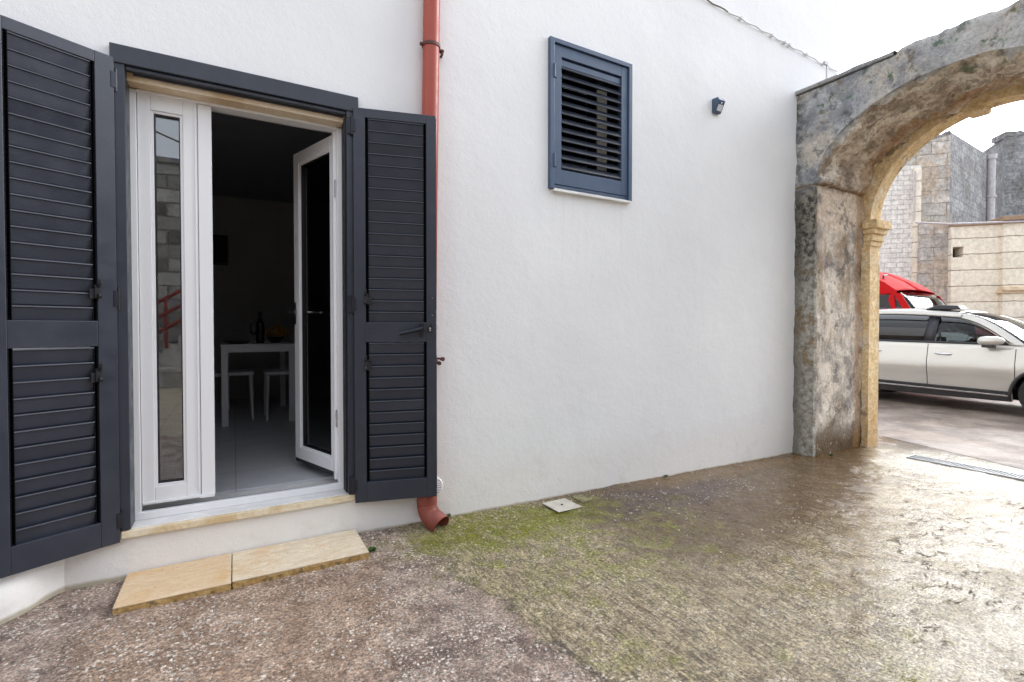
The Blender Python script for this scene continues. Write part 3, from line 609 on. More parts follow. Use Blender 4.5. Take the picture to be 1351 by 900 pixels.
MB().box((gx0,gy0,zt-.03),(gx0+.012,gy1,zt)).box((gx1-.012,gy0,zt-.03),(gx1,gy1,zt)).box((gx0+.012,gy0,zt-.03),(gx1-.012,gy0+.012,zt)).box((gx0+.012,gy1-.012,zt-.03),(gx1-.012,gy1,zt)).build('grate_frame','grate',dg)
mb=MB(); y=gy0+.03
while y<gy1-.02: mb.box((gx0+.012,y,zt-.02),(gx1-.012,y+.006,zt-.002)); y+=.022
for k in range(5): mb.box((gx0+.034+k*.024,gy0+.012,zt-.021),(gx0+.038+k*.024,gy1-.012,zt-.0045))
mb.build('grate_bars','grate',dg)
MB().box((gx0+.012,gy0+.012,zt-.004-.03),(gx1-.012,gy1-.012,zt-.006-.02)).build('drain_bed','black',dg)
# loose chips lying on the old pour and along the wall
def gh(x,y):
    z=gz(x); k=min(1,(6.1-x)/.6)
    return z+k*(.0035*noise.noise(((x*.97+y*.24)*38,(y*.97-x*.24)*6,1))*min(1,max(0,(x-.9)/.3))+.010*noise.noise((x*1.7,y*1.7,0))+.005*noise.noise((x*7,y*7,3)))
lg=MB(); cnt=0; rg_=random.Random(11)
while cnt<3600:
    x=rg_.uniform(-.9,3.9); y=rg_.uniform(.9,2.83)
    if -.47<x<.60 and y>2.50: continue
    if x<-.62 and y>2.83+(x+.62)*1.0: continue
    dens=max(0,noise.noise((x*3.1,y*3.1,8))+.25)*(1.0 if x<1.02-.147*(y-1.3) else (.4 if (x>2 and y>2.25) else .08))
    if rg_.random()>dens*1.6: continue
    z=gh(x,y)+.001; sz=rg_.uniform(.002,.0058)*(1.35 if rg_.random()<.12 else 1); n=rg_.randint(4,6); a0=rg_.uniform(0,6.28); el=rg_.uniform(.5,1)
    pr=rg_.uniform(0,3.1); pts=[]
    for k in range(n):
        a_=a0+6.283*k/n; rr_=sz*rg_.uniform(.75,1.15); u,v=rr_*math.cos(a_),rr_*math.sin(a_)*el; pts.append((x+u*math.cos(pr)-v*math.sin(pr),y+u*math.sin(pr)+v*math.cos(pr),z-.003+rg_.uniform(-.0006,.0006)))
    lg.poly(pts,(0,0,.003+sz*.35)); cnt+=1
tag(lg.build('loose_gravel','chip'),'pale stone chips scattered over the yard floor',None,kind='stuff')
# weeds
def weed(x,y,n,sz,label):
    m=MB(); z=gz(x)
    for i in range(n):
        a_=random.uniform(0,6.3); l=sz*random.uniform(.5,1); ti=random.uniform(.3,1.1); d=Vector((math.cos(a_)*math.sin(ti),math.sin(a_)*math.sin(ti),math.cos(ti)))
        p0=Vector((x+random.uniform(-1,1)*sz*.4,y-random.uniform(0,1)*sz*.3,z)); s_=d.orthogonal().normalized()*l*.28; m.add([p0,p0+d*l*.5+s_,p0+d*l,p0+d*l*.5-s_],[(0,1,2,3)])
    o=m.build('weed','leaf'); tag(o,label,'weed',None)
weed(.615,2.60,26,.035,'small weed at the right corner of the honey stone slabs')
weed(3.03,2.845,16,.03,'tiny weed at the wall foot halfway to the archway')
weed(1.15,2.845,20,.03,'tiny weed at the wall foot right of the downpipe')
weed(4.98,2.60,22,.03,'tiny weed at the foot of the archway pier')
# ---------------------------------------------------------------- archway
ar=thing('stone_archway','weathered stone archway at the end of the white wall','archway',(5.2,1.63,0))
YC=1.68
def path(yh,zs,rise,npier,narc,corner=None,zb=-.12):
    P=[]
    for i in range(npier): P.append(('L',YC+yh,zb+(zs-zb)*i/npier,None))
    angs=[math.pi*i/narc for i in range(narc+1)]
    if corner: angs=sorted(angs+corner)
    for a in angs: P.append(('A',YC+yh*math.cos(a),zs+rise*math.sin(a),a))
    for i in range(1,npier+1): P.append(('R',YC-yh,zs-(zs-zb)*i/npier,None))
    return P
def sweep(path,sec,segs,amp,name,mat,parent,seed=0,ero=False):
    # sec(p)-> corner points of the cross-section; closed ring per path station
    rows=[]; am=[]
    for p in path:
        c=sec(p); ring=[]; ra=[]
        for k in range(len(c)):
            A,B=Vector(c[k]),Vector(c[(k+1)%len(c)])
            for j in range(segs[k]): ring.append(A.lerp(B,j/segs[k])); ra.append(amp[k] if j else min(amp[k],amp[k-1]))
        rows.append(ring); am.append(ra)
    n=len(rows[0]); m=MB(); 
    for r in rows: m.v+=[tuple(q) for q in r]
    for i in range(len(rows)-1):
        for j in range(n): m.f.append((i*n+j,i*n+(j+1)%n,(i+1)*n+(j+1)%n,(i+1)*n+j))
    m.f.append(tuple(range(n))); m.f.append(tuple((len(rows)-1)*n+j for j in range(n)))
    o=m.build(name,mat,parent); me=o.data; fl=[a for r in am for a in r]
    nrm=[v.normal.copy() for v in me.vertices]
    for i,v in enumerate(me.vertices):
        q=v.co; h=noise.fractal(q*3.1+Vector((seed,0,0)),.9,2.1,5)*.6+noise.fractal(q*11+Vector((0,seed,0)),.8,2.2,4)*.4
        if ero and XF+.04<q.x<XM-.02 and q.z>ZS: rr_=abs(noise.noise(Vector((q.x*3.2,q.y*6+q.z*6,2.)))) ; h=h*1.2+(.9-3.4*rr_)*.9+abs(noise.noise(q*13))*1.3+noise.noise(Vector((q.x*2.2,q.y*3,q.z*3)))*.9
        elif ero and XF+.04<q.x<XM-.02: h*=.45
        v.co=q+nrm[i]*h*fl[i]
    me.polygons.foreach_set('use_smooth',[True]*len(me.polygons)); me.set_sharp_from_angle(angle=R(50))
    return o
XF,XM,XB=4.78,5.655,5.85
ZS,RISE,YH=2.55,.665,.98; TOP=3.44; YL,YR=2.868,-2.5
cL=math.atan2(TOP-ZS,YL-YC); cR=math.atan2(TOP-ZS,YR-YC)
def bnd(p):
    k,y,z,a=p
    if k=='L': return YL,z
    if k=='R': return YR,z
    dy,dz=math.cos(a),math.sin(a); t_=1e9
    if dz>1e-6: t_=min(t_,(TOP-ZS)/dz)
    if dy>1e-6: t_=min(t_,(YL-YC)/dy)
    if dy<-1e-6: t_=min(t_,(YR-YC)/dy)
    return YC+dy*t_,ZS+dz*t_
def sec(p):
    by,bz=bnd(p); return [(XF,by,bz),(XF,p[1],p[2]),(XM+.015,p[1],p[2]),(XM+.015,by,bz)]
arp=path(YH,ZS,RISE,80,120,[cL,cR])
sweep(arp,sec,[14,44,6,10],[.030,.045,.0,.012],'outer_arch','arch',ar,1.3,True)
YH2,ZS2,RISE2=.915,2.27,.865
def sec2(p):
    # outer outline hides inside the big arch
    k,y,z,a=p
    if k=='A': oy,oz=YC+(YH2+.14)*math.cos(a),z+.10*math.sin(a)+.02
    elif k=='L': oy,oz=y+.14,z
    else: oy,oz=y-.14,z
    return [(XM-.004,oy,oz),(XM-.004,y,z),(XB,y,z),(XB,oy,oz)]
sweep(path(YH2,ZS2,RISE2,56,70),sec2,[6,12,6,6],[.016,.020,.0,.008],'inner_arch','ring',ar,4.1)
for sgn,lab in ((1,'carved ochre impost on the left jamb'),(-1,None)):
    im=MB()
    for (za,zb_,o1) in ((2.03,2.08,.015),(2.08,2.15,.03),(2.15,2.20,.055),(2.20,2.27,.085),(2.27,2.29,.075)):
        y0,y1=YC+sgn*(YH2-o1),YC+sgn*(YH2+.055)
        im.box((XM-.012-o1*.55,min(y0,y1),za),(XB+.01+o1*.4,max(y0,y1),zb_))
    o=im.build('impost','ring',ar,bevel=.012); 
    if lab: o['label']=lab
MB().box((XM+.006,1.74,3.085),(XB+.01,1.88,3.16)).build('broken_voussoir','ring',ar,bevel=.02)
cp=MB(); rows=[]
for i in range(50):
    y=2.862-i*(2.862-2.03)/49; d1=.006*noise.noise((y*9,0,1)); d2=.008*noise.noise((y*7,5,1))
    zt_=3.492+.012*noise.noise((y*5,0,0)); zb_=3.452
    rows.append([(XF-.022+d1,y,zb_),(XF-.026+d1,y,zb_+.015),(XF-.020+d2,y,zt_-.008),(XF-.005,y,zt_),(XM,y,zt_),(XM,y,zb_),(XF-.022+d1,y,zb_)])
cp.grid(rows); o=cp.build('coping','cap',ar,smooth=45)
rb=MB(); rows=[]
for i in range(160):
    y=2.02-i*(2.02+2.5)/159; zt_=3.50+.030*noise.fractal(Vector((y*4,2,0)),.8,2.,4)
    xo=.03*noise.fractal(Vector((y*6,7,0)),.8,2.,4); rows.append([(XF+.008,y,3.40),(XF-.004+xo*.4,y,3.44),(XF+.004+xo,y,zt_-.02),(XF+.03+xo,y,zt_),(XM,y,zt_),(XM,y,3.40)])
rb.grid(rows).build('broken_coping','arch',ar,smooth=60)
tag(MB().tube([(5.02,2.70,3.46),(5.02,2.70,3.74)],.007,8).box((4.975,2.69,3.735),(5.03,2.71,3.765)).tube([(5.0,2.70,3.55),(5.04,2.70,3.55)],.01,8).build('metal_rod','greypipe'),'thin upright metal rod standing on the archway top by the wall','rod')
tag(MB().box((4.9,-8,-.2),(5.4,-2.51,3.4)).build('yard_wall','opposite',uv=True),'rough stone yard wall continuing beyond the archway','wall')
# ---------------------------------------------------------------- yard opposite (seen mirrored in the door glass)
ob=thing('stone_farm_building','rough stone building across the yard mirrored in the narrow door pane','building',(0,-7.3,0))
MB().box((-9,-7.9,-.2),(7,-7.0,4.75)).build('wall','opposite',ob,uv=True)
MB().box((-9.05,-7.95,4.751),(7.05,-6.93,4.86)).build('coping','cap',ob)
st=thing('outdoor_staircase','outdoor stone staircase with red iron railing against the yard building','staircase',(-.5,-6.6,0))
sp_=MB()
for i in range(16): 
    x=-2.3+i*.26; sp_.box((x,-6.98,-.05),(x+.26,-6.1,.17*(i+1)))
sp_.build('steps','pot',st)
rl=MB()
for dz in (.35,.65,.95): rl.tube([(-2.2,-6.08,.2+dz),(1.9,-6.08,2.8+dz)],.035,8)
for i in range(9): x=-2.2+i*.5; rl.tube([(x,-6.08,.15+i*.317),(x,-6.08,1.17+i*.317)],.03,8)
rl.build('railing','redpaint',st)
pt=thing('plant_pot','pale clay pot at the foot of the outdoor staircase','pot',(-1.0,-5.5,0))
MB().lathe([(.16,.03),(.24,.36),(.27,.36),(.27,.42),(.22,.42),(.2,.34)],24,lambda x,y,z:Vector((-1.0+x,-5.5+y,z))).build('pot','pot',pt,smooth=40)
yw=MB().tube([(-3.5,-6.5,6.0),(1.2,-6.5,4.3)],.02,6); tag(yw.build('overhead_wire','cable'),'dark overhead wire crossing the yard','wire')
# ---------------------------------------------------------------- interior things
FZ=.275
tb=thing('dining_table','white dining table inside the dark room','dining table',(.2,5.8,FZ))
x0,x1,y0,y1=-.115,.525,5.28,6.42; TZ=FZ+.765
MB().box((x0,y0,TZ-.022),(x1,y1,TZ)).build('tabletop','whitewood',tb,bevel=.003)
for (xx,yy) in ((x0+.005,y0+.005),(x1-.06,y0+.005),(x0+.005,y1-.06),(x1-.06,y1-.06)): MB().box((xx,yy,FZ),(xx+.055,yy+.055,TZ-.0225)).build('leg','whitewood',tb,bevel=.002)
MB().box((x0+.06,y0+.012,TZ-.075),(x1-.06,y0+.035,TZ-.0225)).box((x0+.06,y1-.035,TZ-.075),(x1-.06,y1-.012,TZ-.0225)).box((x0+.012,y0+.06,TZ-.075),(x0+.035,y1-.06,TZ-.0225)).box((x1-.035,y0+.06,TZ-.075),(x1-.012,y1-.06,TZ-.0225)).build('apron','whitewood',tb)
def chair(org,u,label):
    u=Vector(u); n=Vector((-u.y,u.x,0)); T=F(org,u,n)   # u: facing direction
    c=thing('dining_chair',label,'chair',org,'white chairs at the dining table')
    MB().poly([(-.22,-.21,.445),(.20,-.20,.45),(.22,-.17,.45),(.22,.17,.45),(.20,.20,.45),(-.22,.21,.445)],(0,0,.035),T).build('seat','leather',c,bevel=.012)
    for a_,b_ in ((.19,-.18),(.19,.18)): MB().tube([(a_,b_,.445),(a_+.012,b_,0)],[.017,.011],10,T=T).build('leg','leather',c,smooth=50)
    for b_ in (-.18,.18): MB().tube([(-.20,b_,.445),(-.235,b_,.2),(-.26,b_,0)],[.017,.014,.011],10,T=T).build('leg','leather',c,smooth=50)
    rows=[]
    for i in range(10):
        k=i/9; z=.44+.56*k; off=-.205-.10*k**1.6; wd_=.20-.02*k
        rows.append([T(off-.018*math.cos(b_*math.pi/2)*1,b_*wd_,z) for b_ in [j/6-1 for j in range(13)]])
    MB().grid(rows).build('backrest','leather',c,smooth=60,thick=.028)
    return c
chair((.08-.13,5.72,FZ),(1,0,0),'white chair tucked under the left side of the dining table')
chair((.475,5.60,FZ),(-1,0,0),'white chair on the right of the dining table seen through the door glass')
bt=thing('wine_bottle','dark wine bottle standing on the dining table','bottle',(.225,5.55,TZ)); TB=lambda x,y,z:Vector((.225+x,5.55+y,TZ+z))
MB().lathe([(.037,.001),(.038,.01),(.038,.19),(.030,.215),(.014,.24),(.0135,.275)],20,TB).build('body','bottle',bt,smooth=40); MB().lathe([(.0155,.2755),(.0155,.312),(.013,.315)],16,TB).build('capsule','screen',bt,smooth=40)
gs=MB().lathe([(.028,.001),(.030,.002),(.004,.008),(.004,.08),(.03,.11),(.034,.15),(.028,.20),(.027,.20),(.032,.15),(.028,.112),(.003,.09)],18,lambda x,y,z:Vector((.165+x,5.45+y,TZ+z))); tag(gs.build('wine_glass','clear',smooth=50),'stemmed glass left of the dark wine bottle','glass')
fb=thing('flower_bowl','bowl of yellow flowers right of the wine bottle','flower bowl',(.36,5.65,TZ)); TF=lambda x,y,z:Vector((.37+x,5.65+y,TZ+z))
MB().lathe([(.04,.001),(.075,.03),(.09,.06),(.085,.06),(.07,.034),(.03,.012)],20,TF).build('bowl','bottle',fb,smooth=40)
m=MB()
for i in range(260):
    a_=random.uniform(0,6.28); r_=random.uniform(.02,.13); z=.07+random.uniform(0,.13)*(1-r_/.2); c=TF(math.cos(a_)*r_,math.sin(a_)*r_,z)
    d=Vector((random.gauss(0,1),random.gauss(0,1),random.gauss(0,1))).normalized(); e=d.orthogonal().normalized(); f=d.cross(e); m.add([c,c+e*.018+f*.006,c+e*.026+f*.018,c+f*.018],[(0,1,2,3)])
m.build('flowers','petal',fb)
tag(MB().lathe([(.05,.001),(.10,.008),(.13,.022),(.13,.025),(.09,.013)],28,lambda x,y,z:Vector((.02+x,5.50+y,TZ+z))).build('plate','navyplate',smooth=40),'dark blue plate on the left of the dining table','plate')
tv=thing('television','dark flat television on the back wall of the room','television',(-.35,7.19,2.1))
MB().box((-.68,7.15,1.98),(-.062,7.185,2.35)).build('casing','black',tv,bevel=.004); MB().box((-.67,7.147,1.995),(-.072,7.1495,2.34)).build('screen','screen',tv)
MB().box((-.40,7.186,2.10),(-.30,7.1995,2.22)).build('bracket','black',tv)
# ---------------------------------------------------------------- parked silver car
CX,NY,CZ=9.8,1.40,-.10
car=thing('parked_car','silver crossover car parked along the lane beyond the archway','car',(CX+.92,NY+2.3,CZ))
def TC(s,wv,z): return Vector((CX+.925-wv,NY+s,CZ+z))      # s from nose, wv half-width (+ = near side), z up
def hw(s,z):
    b=.925
    e=1-max(0,(.55-s)/.55)**2.2*.20-max(0,(s-4.0)/.6)**2*.12
    v=.90+.1*math.sin(min(1,max(0,(z-.2)/.55))*math.pi/2) if z<.75 else 1-.07*min(1,(z-.75)/.3)
    return b*e*v
def belt(s):
    if s<1.15: return .74+.27*(min(1,s/1.0))**.55
    return 1.02+.05*(s-1.15)/3.2
ww=.34; WH=(.86,3.52)
def sill(s):
    z=.22+max(0,(.5-s)/.5)*.08+max(0,(s-4.1)/.5)*.12
    for c in WH:
        d=abs(s-c)
        if d<.40: z=max(z,.33+math.sqrt(max(0,.40**2-d*d))*.97 )
    return z
Ss=sorted(set([round(i*.045,4) for i in range(int(4.5/.045)+1)]+[c+sgn*x for c in WH for sgn in (-1,1) for x in (.399,.395,.38,.36)]))
for side in (1,-1):
    rows=[]
    for s_ in Ss:
        z0,z1=sill(s_),belt(s_); r=[]
        for j in range(13):
            k=j/12; z=z0+(z1-z0)*k; wv=hw(s_,z)
            if .40<z<.62 and 1.3<s_<3.1: wv-=.012*math.sin((z-.40)/.22*math.pi)    # scalloped door
            r.append(TC(s_,side*wv,z))
        for k in (.985,.96,.5,0): r.append(TC(s_,side*hw(s_,z1)*k,z1+(.012 if k>.97 else (.02 if k>.9 else (.06 if s_<1.15 else .0)))))
        rows.append(r)
    body=MB().grid(rows).build('body_side','silver',car,smooth=50,thick=.004)
MB().grid([[TC(s_,k*hw(s_,.4),.24+.16*(abs(s_-2.3)/2.3)**6) for k in (-.96,-.5,0,.5,.96)] for s_ in [.1+i*.11 for i in range(40)]]).build('underbody','trim',car)
for ss_,nm,mt in ((0,'front_bumper','trim'),(4.5,'rear_bumper','trim')):
    q=.0 if ss_==0 else 4.5; dr=-1 if ss_==0 else 1
    MB().grid([[TC(q+dr*(.06*(1-(k/6)**2)) ,k/6*hw(q,z)*1.0,z) for k in range(-6,7)] for z in (.26,.34,.45,.56,.68,belt(q))]).build(nm,'silver',car,smooth=60,thick=.01)
# greenhouse
def roofz(s): 
    if s<1.95: return 1.03+(1.515-1.03)*math.sin(min(1,max(0,(s-1.12)/.83))*math.pi/2*.93)/math.sin(math.pi/2*.93)
    if s<3.75: return 1.515+.075*math.sin((s-1.95)/1.8*math.pi*.80)
    return (1.515+.075*math.sin(math.pi*.80))-(.50)*((s-3.75)/.65)**1.5
def gw(z): return .865-.27*max(0,(z-1.04))/.56
def gwin(s,z): return gw(z)
rows=[]
for i in range(60):
    s_=1.95+i/59*1.95; zr=roofz(s_)
    rows.append([TC(s_,k*gw(zr)*.985,zr+.045*(1-abs(k)**3)) for k in [j/8-1 for j in range(17)]])
MB().grid(rows).build('roof','silver',car,smooth=60,thick=.02)
MB().grid([[TC(1.12+.85*i/8,k*gw(roofz(1.12+.85*i/8))*.93,roofz(1.12+.85*i/8)+.04*(1-abs(k)**2)) for k in [j/8-1 for j in range(17)]] for i in range(9)]).build('windscreen','carglass',car,smooth=60,thick=.005)
MB().grid([[TC(3.9+.5*i/6+.0,k*gw(roofz(3.9+.5*i/6))*.96,roofz(3.9+.5*i/6)) for k in [j/4-1 for j in range(9)]] for i in range(7)]).build('rear_window','tinted',car,smooth=60,thick=.005)
for side in (1,-1):
    def strip(pts_lo,pts_hi,name,mat,dw=0,th=.012):
        rows=[[TC(s_,side*(gw(z)+dw),z) for s_,z in pts_hi],[TC(s_,side*(gw(z)+dw),z) for s_,z in pts_lo]]
        return MB().grid(rows).build(name,mat,car,smooth=60,thick=th)
    sr=[1.10+i*.05 for i in range(57)]
    hi=[(s_,roofz(s_)+.006) for s_ in sr]; lo=[(s_+(.10 if s_<1.9 else 0)*1,max(1.03,roofz(s_)-.055)) for s_ in sr]
    strip(lo,hi,'roof_rail','silver',.006)
    def win(s0,s1,name,mat):
        sr=[s0+(s1-s0)*i/20 for i in range(21)]; hi=[(s_,max(1.075,roofz(s_-.06)-.062)) for s_ in sr]; lo=[(s_,1.06+.045*(s_-1.15)/3.2) for s_ in sr]
        return strip(lo,hi,name,mat,-.006,.005)
    win(1.32,2.20,'front_door_glass','carglass'); win(2.32,3.20,'rear_door_glass','tinted'); win(3.25,3.85,'quarter_glass','tinted')
    sb=[(2.20,1.07),(2.32,1.075)]; strip([(2.19,1.05),(2.33,1.05)],[(2.19,roofz(2.2)-.05),(2.33,roofz(2.3)-.05)],'door_pillar','black',-.001,.006)
    strip([(3.19,1.05),(3.26,1.05)],[(3.19,roofz(3.2)-.05),(3.26,roofz(3.2)-.05)],'door_pillar','black',-.001,.006)
    strip([(s_,1.035+.045*(s_-1.15)/3.2) for s_ in (1.25,2.2,3.2,3.8)],[(s_,1.066+.045*(s_-1.15)/3.2) for s_ in (1.25,2.2,3.2,3.8)],'window_seal','black',.002,.006)
    strip([(1.3+i*.05,max(1.05,roofz(1.24+i*.05)-.066)) for i in range(52)],[(1.3+i*.05,max(1.05,roofz(1.24+i*.05)-.050)) for i in range(52)],'window_seal','black',.010,.006)
    def bodystrip(f_lo,f_hi,s0,s1,name,mat,out):
        sr=[s0+(s1-s0)*i/30 for i in range(31)]
        def zz_(s_,k): return f_lo(s_)+(f_hi(s_)-f_lo(s_))*k
        def wv_(s_,z): return hw(s_,z)-(.012*math.sin((z-.40)/.22*math.pi) if .40<z<.62 and 1.3<s_<3.1 else 0)
        return MB().grid([[TC(s_,side*(wv_(s_,zz_(s_,k/12))+out),zz_(s_,k/12)) for s_ in sr] for k in range(13)]).build(name,mat,car,smooth=60,thick=.012)
    bodystrip(lambda s:.21,lambda s:.36+.02*(s-1.3),1.27,3.11,'sill_cladding','trim',.006)
    bodystrip(lambda s:.285+.02*(s-1.3),lambda s:.305+.02*(s-1.3),1.30,3.05,'chrome_strip','chrome',.016)
    for s_,top in ((1.22,.98),(2.26,1.03),(3.24,1.0)):
        bodystrip(lambda s:.38,lambda s,tp=top:tp,s_,s_+.009,'door_seam','black',-.0015)
    # handle, mirror, lamps
    MB().tube([TC(2.16,side*(hw(2.1,.86)+.004),.885),TC(2.13,side*(hw(2.1,.86)+.035),.885),TC(1.99,side*(hw(2.,.86)+.035),.88),TC(1.95,side*(hw(2.,.86)+.004),.88)],.014,10).build('door_handle','chrome',car,smooth=60)
    MB().tube([TC(3.12,side*(hw(3.1,.88)+.004),.905),TC(3.09,side*(hw(3.1,.88)+.035),.905),TC(2.96,side*(hw(3.,.88)+.035),.90),TC(2.92,side*(hw(3.,.88)+.004),.90)],.014,10).build('door_handle','chrome',car,smooth=60)
    mr=MB(); prof=[(1.30,.0),(1.33,.05),(1.40,.075),(1.50,.080),(1.57,.070),(1.60,.045)]
    mr.tube([TC(s_,side*1.02,1.10-.00*r_) for s_,r_ in prof],[max(.012,r_*.88) for s_,r_ in prof],14)
    m_=mr.build('wing_mirror','silver',car,smooth=70)
    MB().box((1.42,-.03,1.0),(1.56,.03,1.045),lambda a_,b_,c_:TC(a_,side*(1.01+b_),c_)).box((1.44,-.15,1.0),(1.52,-.02,1.03),lambda a_,b_,c_:TC(a_,side*(1.01+b_),c_)).build('mirror_base','black',car,bevel=.01)
    for c in WH:
        # wheel arch lip, tyre, rim
        lp=[TC(c+.41*math.cos(t_),side*(hw(c,.6)+.004),.33+.40*math.sin(t_)) for t_ in [math.pi*i/20 for i in range(21)]]
        MB().tube(lp,.022,8).build('wheel_arch_lip','trim',car,smooth=60)
        TW=lambda x,y,z,c=c: TC(c+x,side*(.83+z),.34+y)
        wh=MB().lathe([(.215,-.10),(.315,-.11),(.34,-.08),(.342,.04),(.325,.07),(.225,.075)],36,TW).build('wheel','rubber',car,smooth=40)
        sp=MB()
        for k in range(5):
            a_=k*2*math.pi/5
            for da in (-.16,.16):
                b0=Vector((math.cos(a_+da*.6)*.04,math.sin(a_+da*.6)*.04)); b1=Vector((math.cos(a_+da)*.215,math.sin(a_+da)*.215))
                sp.tube([TW(b0.x,b0.y,.065),TW(b1.x,b1.y,.072)],[.018,.014],6)
        sp.lathe([(.05,.05),(.05,.08),(.02,.085)],16,TW).lathe([(.225,.02),(.225,.078),(.21,.078),(.205,.02)],32,TW); sp.build('rim','rim',wh,smooth=50)
        MB().lathe([(.20,-.09),(.20,.01)],24,TW).build('brake_disc','trim',wh)
    MB().poly([TC(.02,side*.55,.66),TC(.02,side*.78,.68),TC(.30,side*.905,.80),TC(.34,side*.885,.86),TC(.05,side*.62,.74)],(0,0,.02)).build('headlight','whitelight',car)
    MB().box((4.40,.62,.86),(4.53,.80,1.0),lambda a_,b_,c_:TC(a_,side*b_,c_)).build('tail_light','redlight',car,bevel=.02)
for sx in (.38,-.38):
    for s_ in (2.05,3.0):
        st_=MB(); TS=lambda a_,b_,c_,s_=s_,sx=sx: TC(s_+a_,sx+b_,c_)
        st_.poly([(.12,-.22,.55),(.30,-.20,1.20),(.40,-.20,1.18),(.26,-.22,.55)],(0,.44,0),TS).poly([(.30,-.11,1.21),(.33,-.10,1.37),(.40,-.10,1.36),(.40,-.11,1.19)],(0,.21,0),TS).box((-.35,-.22,.45),(.15,.22,.60),TS); st_.build('seat','seatcloth',car,bevel=.03)
MB().tube([TC(1.62+.06*math.cos(t_)+.0,.38+.18*math.sin(t_),1.0+.17*math.cos(t_)) for t_ in [2*math.pi*i/24 for i in range(25)]],.014,8).build('steering_wheel','black',car)
MB().box((1.15,-.8,.80),(1.50,.8,1.0),TC).build('dashboard','black',car,bevel=.05)
MB().grid([[TC(1.0+s_*.1,k*.80,.45) for k in (-1,1)] for s_ in range(31)]).build('cabin_floor','trim',car)
rx=MB().poly([TC(1.98,.50,1.59),TC(2.02,.50,1.655),TC(2.26,.50,1.675),TC(2.40,.50,1.63),TC(2.46,.50,1.60)],(.30,0,0)); rx.build('roof_pod','black',car,bevel=.012)
# ---------------------------------------------------------------- red van
VX,VY,VZ=12.5,4.0,-.10
van=thing('red_van','red high roofed van behind the silver car','van',(VX+1,VY+2.7,VZ))
TVn=lambda s,wv,z: Vector((VX+1.0-wv,VY+s,VZ+z))
top=[(0,.95),(.10,1.15),(.85,1.42),(.93,1.70),(1.22,2.07),(1.50,2.30),(1.95,2.56),(2.2,2.60),(5.2,2.60)]
def vtop(s):
    for (a,b),(c,d) in zip(top,top[1:]):
        if s<=c: return b+(d-b)*(s-a)/(c-a)
    return 2.6
def vhw(s,z): return 1.0*(1-.14*max(0,(z-1.2)/1.4)**1.3)*(1-.12*max(0,(.5-s)/.5)**2)
for side in (1,-1):
    rows=[]
    for s_ in [i*.05 for i in range(105)]:
        z1=vtop(s_); zc=min(z1,1.60); r=[]
        wn=lambda z: (.93+.0<s_<1.02)
        for j in range(9): z=.32+(zc-.32)*j/8; r.append(TVn(s_,side*vhw(s_,z),z))
        rows.append(r)
    MB().grid(rows).build('lower_side','red',van,smooth=50,thick=.01)
    # upper side: fixed roof shell behind the door glass, starts at the pillar
    rows=[]
    for s_ in [i*.05 for i in range(25,105)]:
        z1=vtop(s_); zl=min(z1,2.03) if s_<2.05 else 1.60
        rows.append([TVn(s_,side*vhw(s_,zl+(z1-zl)*j/6),zl+(z1-zl)*j/6) for j in range(7)]+[TVn(s_,side*vhw(s_,z1)*k,z1+.05*(1-k*k)) for k in (.97,.7,.35,0)])
    MB().grid(rows).build('high_roof','red',van,smooth=50,thick=.012)
    def vs_(pts,name,mat,dw=.0,th=.01): return MB().add([TVn(s_,side*(vhw(s_,z)+dw),z) for s_,z in pts],[tuple(range(len(pts)))]).build(name,mat,van,thick=th)
    vs_([(.93,1.60),(1.06,1.60),(1.30,2.04),(1.17,2.04)],'screen_pillar','red',.002,.03); vs_([(1.22,1.60),(1.27,1.60),(1.40,1.90),(1.36,2.04),(1.30,2.04)],'vent_pillar','red',.001,.02); vs_([(1.95,1.60),(2.08,1.60),(2.08,2.04),(1.95,2.04)],'rear_pillar','red',.002,.03)
    vs_([(1.06,1.58),(1.24,1.58),(1.32,2.04),(1.29,2.04)],'quarter_glass','carglass',-.01,.005); vs_([(1.27,1.58),(1.96,1.58),(1.96,2.04),(1.40,2.04)],'door_glass','carglass',-.01,.005)
    bs=MB().grid([[TVn(1.32+i*.095,side*(vhw(1.5,2.06)+.012),2.045+ (0 if j else .03)) for i in range(43)] for j in (0,1)]); bs.build('rain_gutter','red',van,thick=.01)
    for c in (.95,4.1):
        TW=lambda x,y,z,c=c: TVn(c+x,side*(.9+z),.34+y)
        wh=MB().lathe([(.2,-.1),(.32,-.11),(.345,-.07),(.345,.06),(.32,.1),(.2,.1)],32,TW).build('wheel','rubber',van,smooth=40); MB().lathe([(.2,.02),(.2,.08),(.1,.1),(.04,.12)],24,TW).build('rim','rim',wh,smooth=40)
    MB().box((.02,.62,.75),(.10,.86,.95),lambda a_,b_,c_:TVn(a_,side*b_,c_)).build('headlight','whitelight',van,bevel=.01)
MB().grid([[TVn(s_,k*vhw(s_,z)*.97,z+.03*(1-k*k)) for k in [j/6-1 for j in range(13)]] for s_,z in ((.90,1.60),(1.0,1.77),(1.1,1.92),(1.21,2.05))]).build('windscreen','carglass',van,smooth=60,thick=.006)
MB().grid([[TVn(s_,k*vhw(s_,z)*.99,z+.02*(1-k*k)) for k in [j/6-1 for j in range(13)]] for s_,z in ((0,.4),(0,.95),(.10,1.15),(.5,1.30),(.90,1.59))]).build('bonnet','red',van,smooth=50,thick=.01)
MB().box((5.2,-.98,.35),(5.24,.98,2.5),TVn).build('rear_door','red',van)
MB().tube([TVn(1.62,.66,2.40),TVn(1.62,.66,2.47),TVn(1.62,.50,2.49)],.02,8).build('roof_marker','black',van)
MB().box((1.4,-.85,.6),(1.8,.85,1.75),TVn).build('cab_seat','seatcloth',van,bevel=.06)
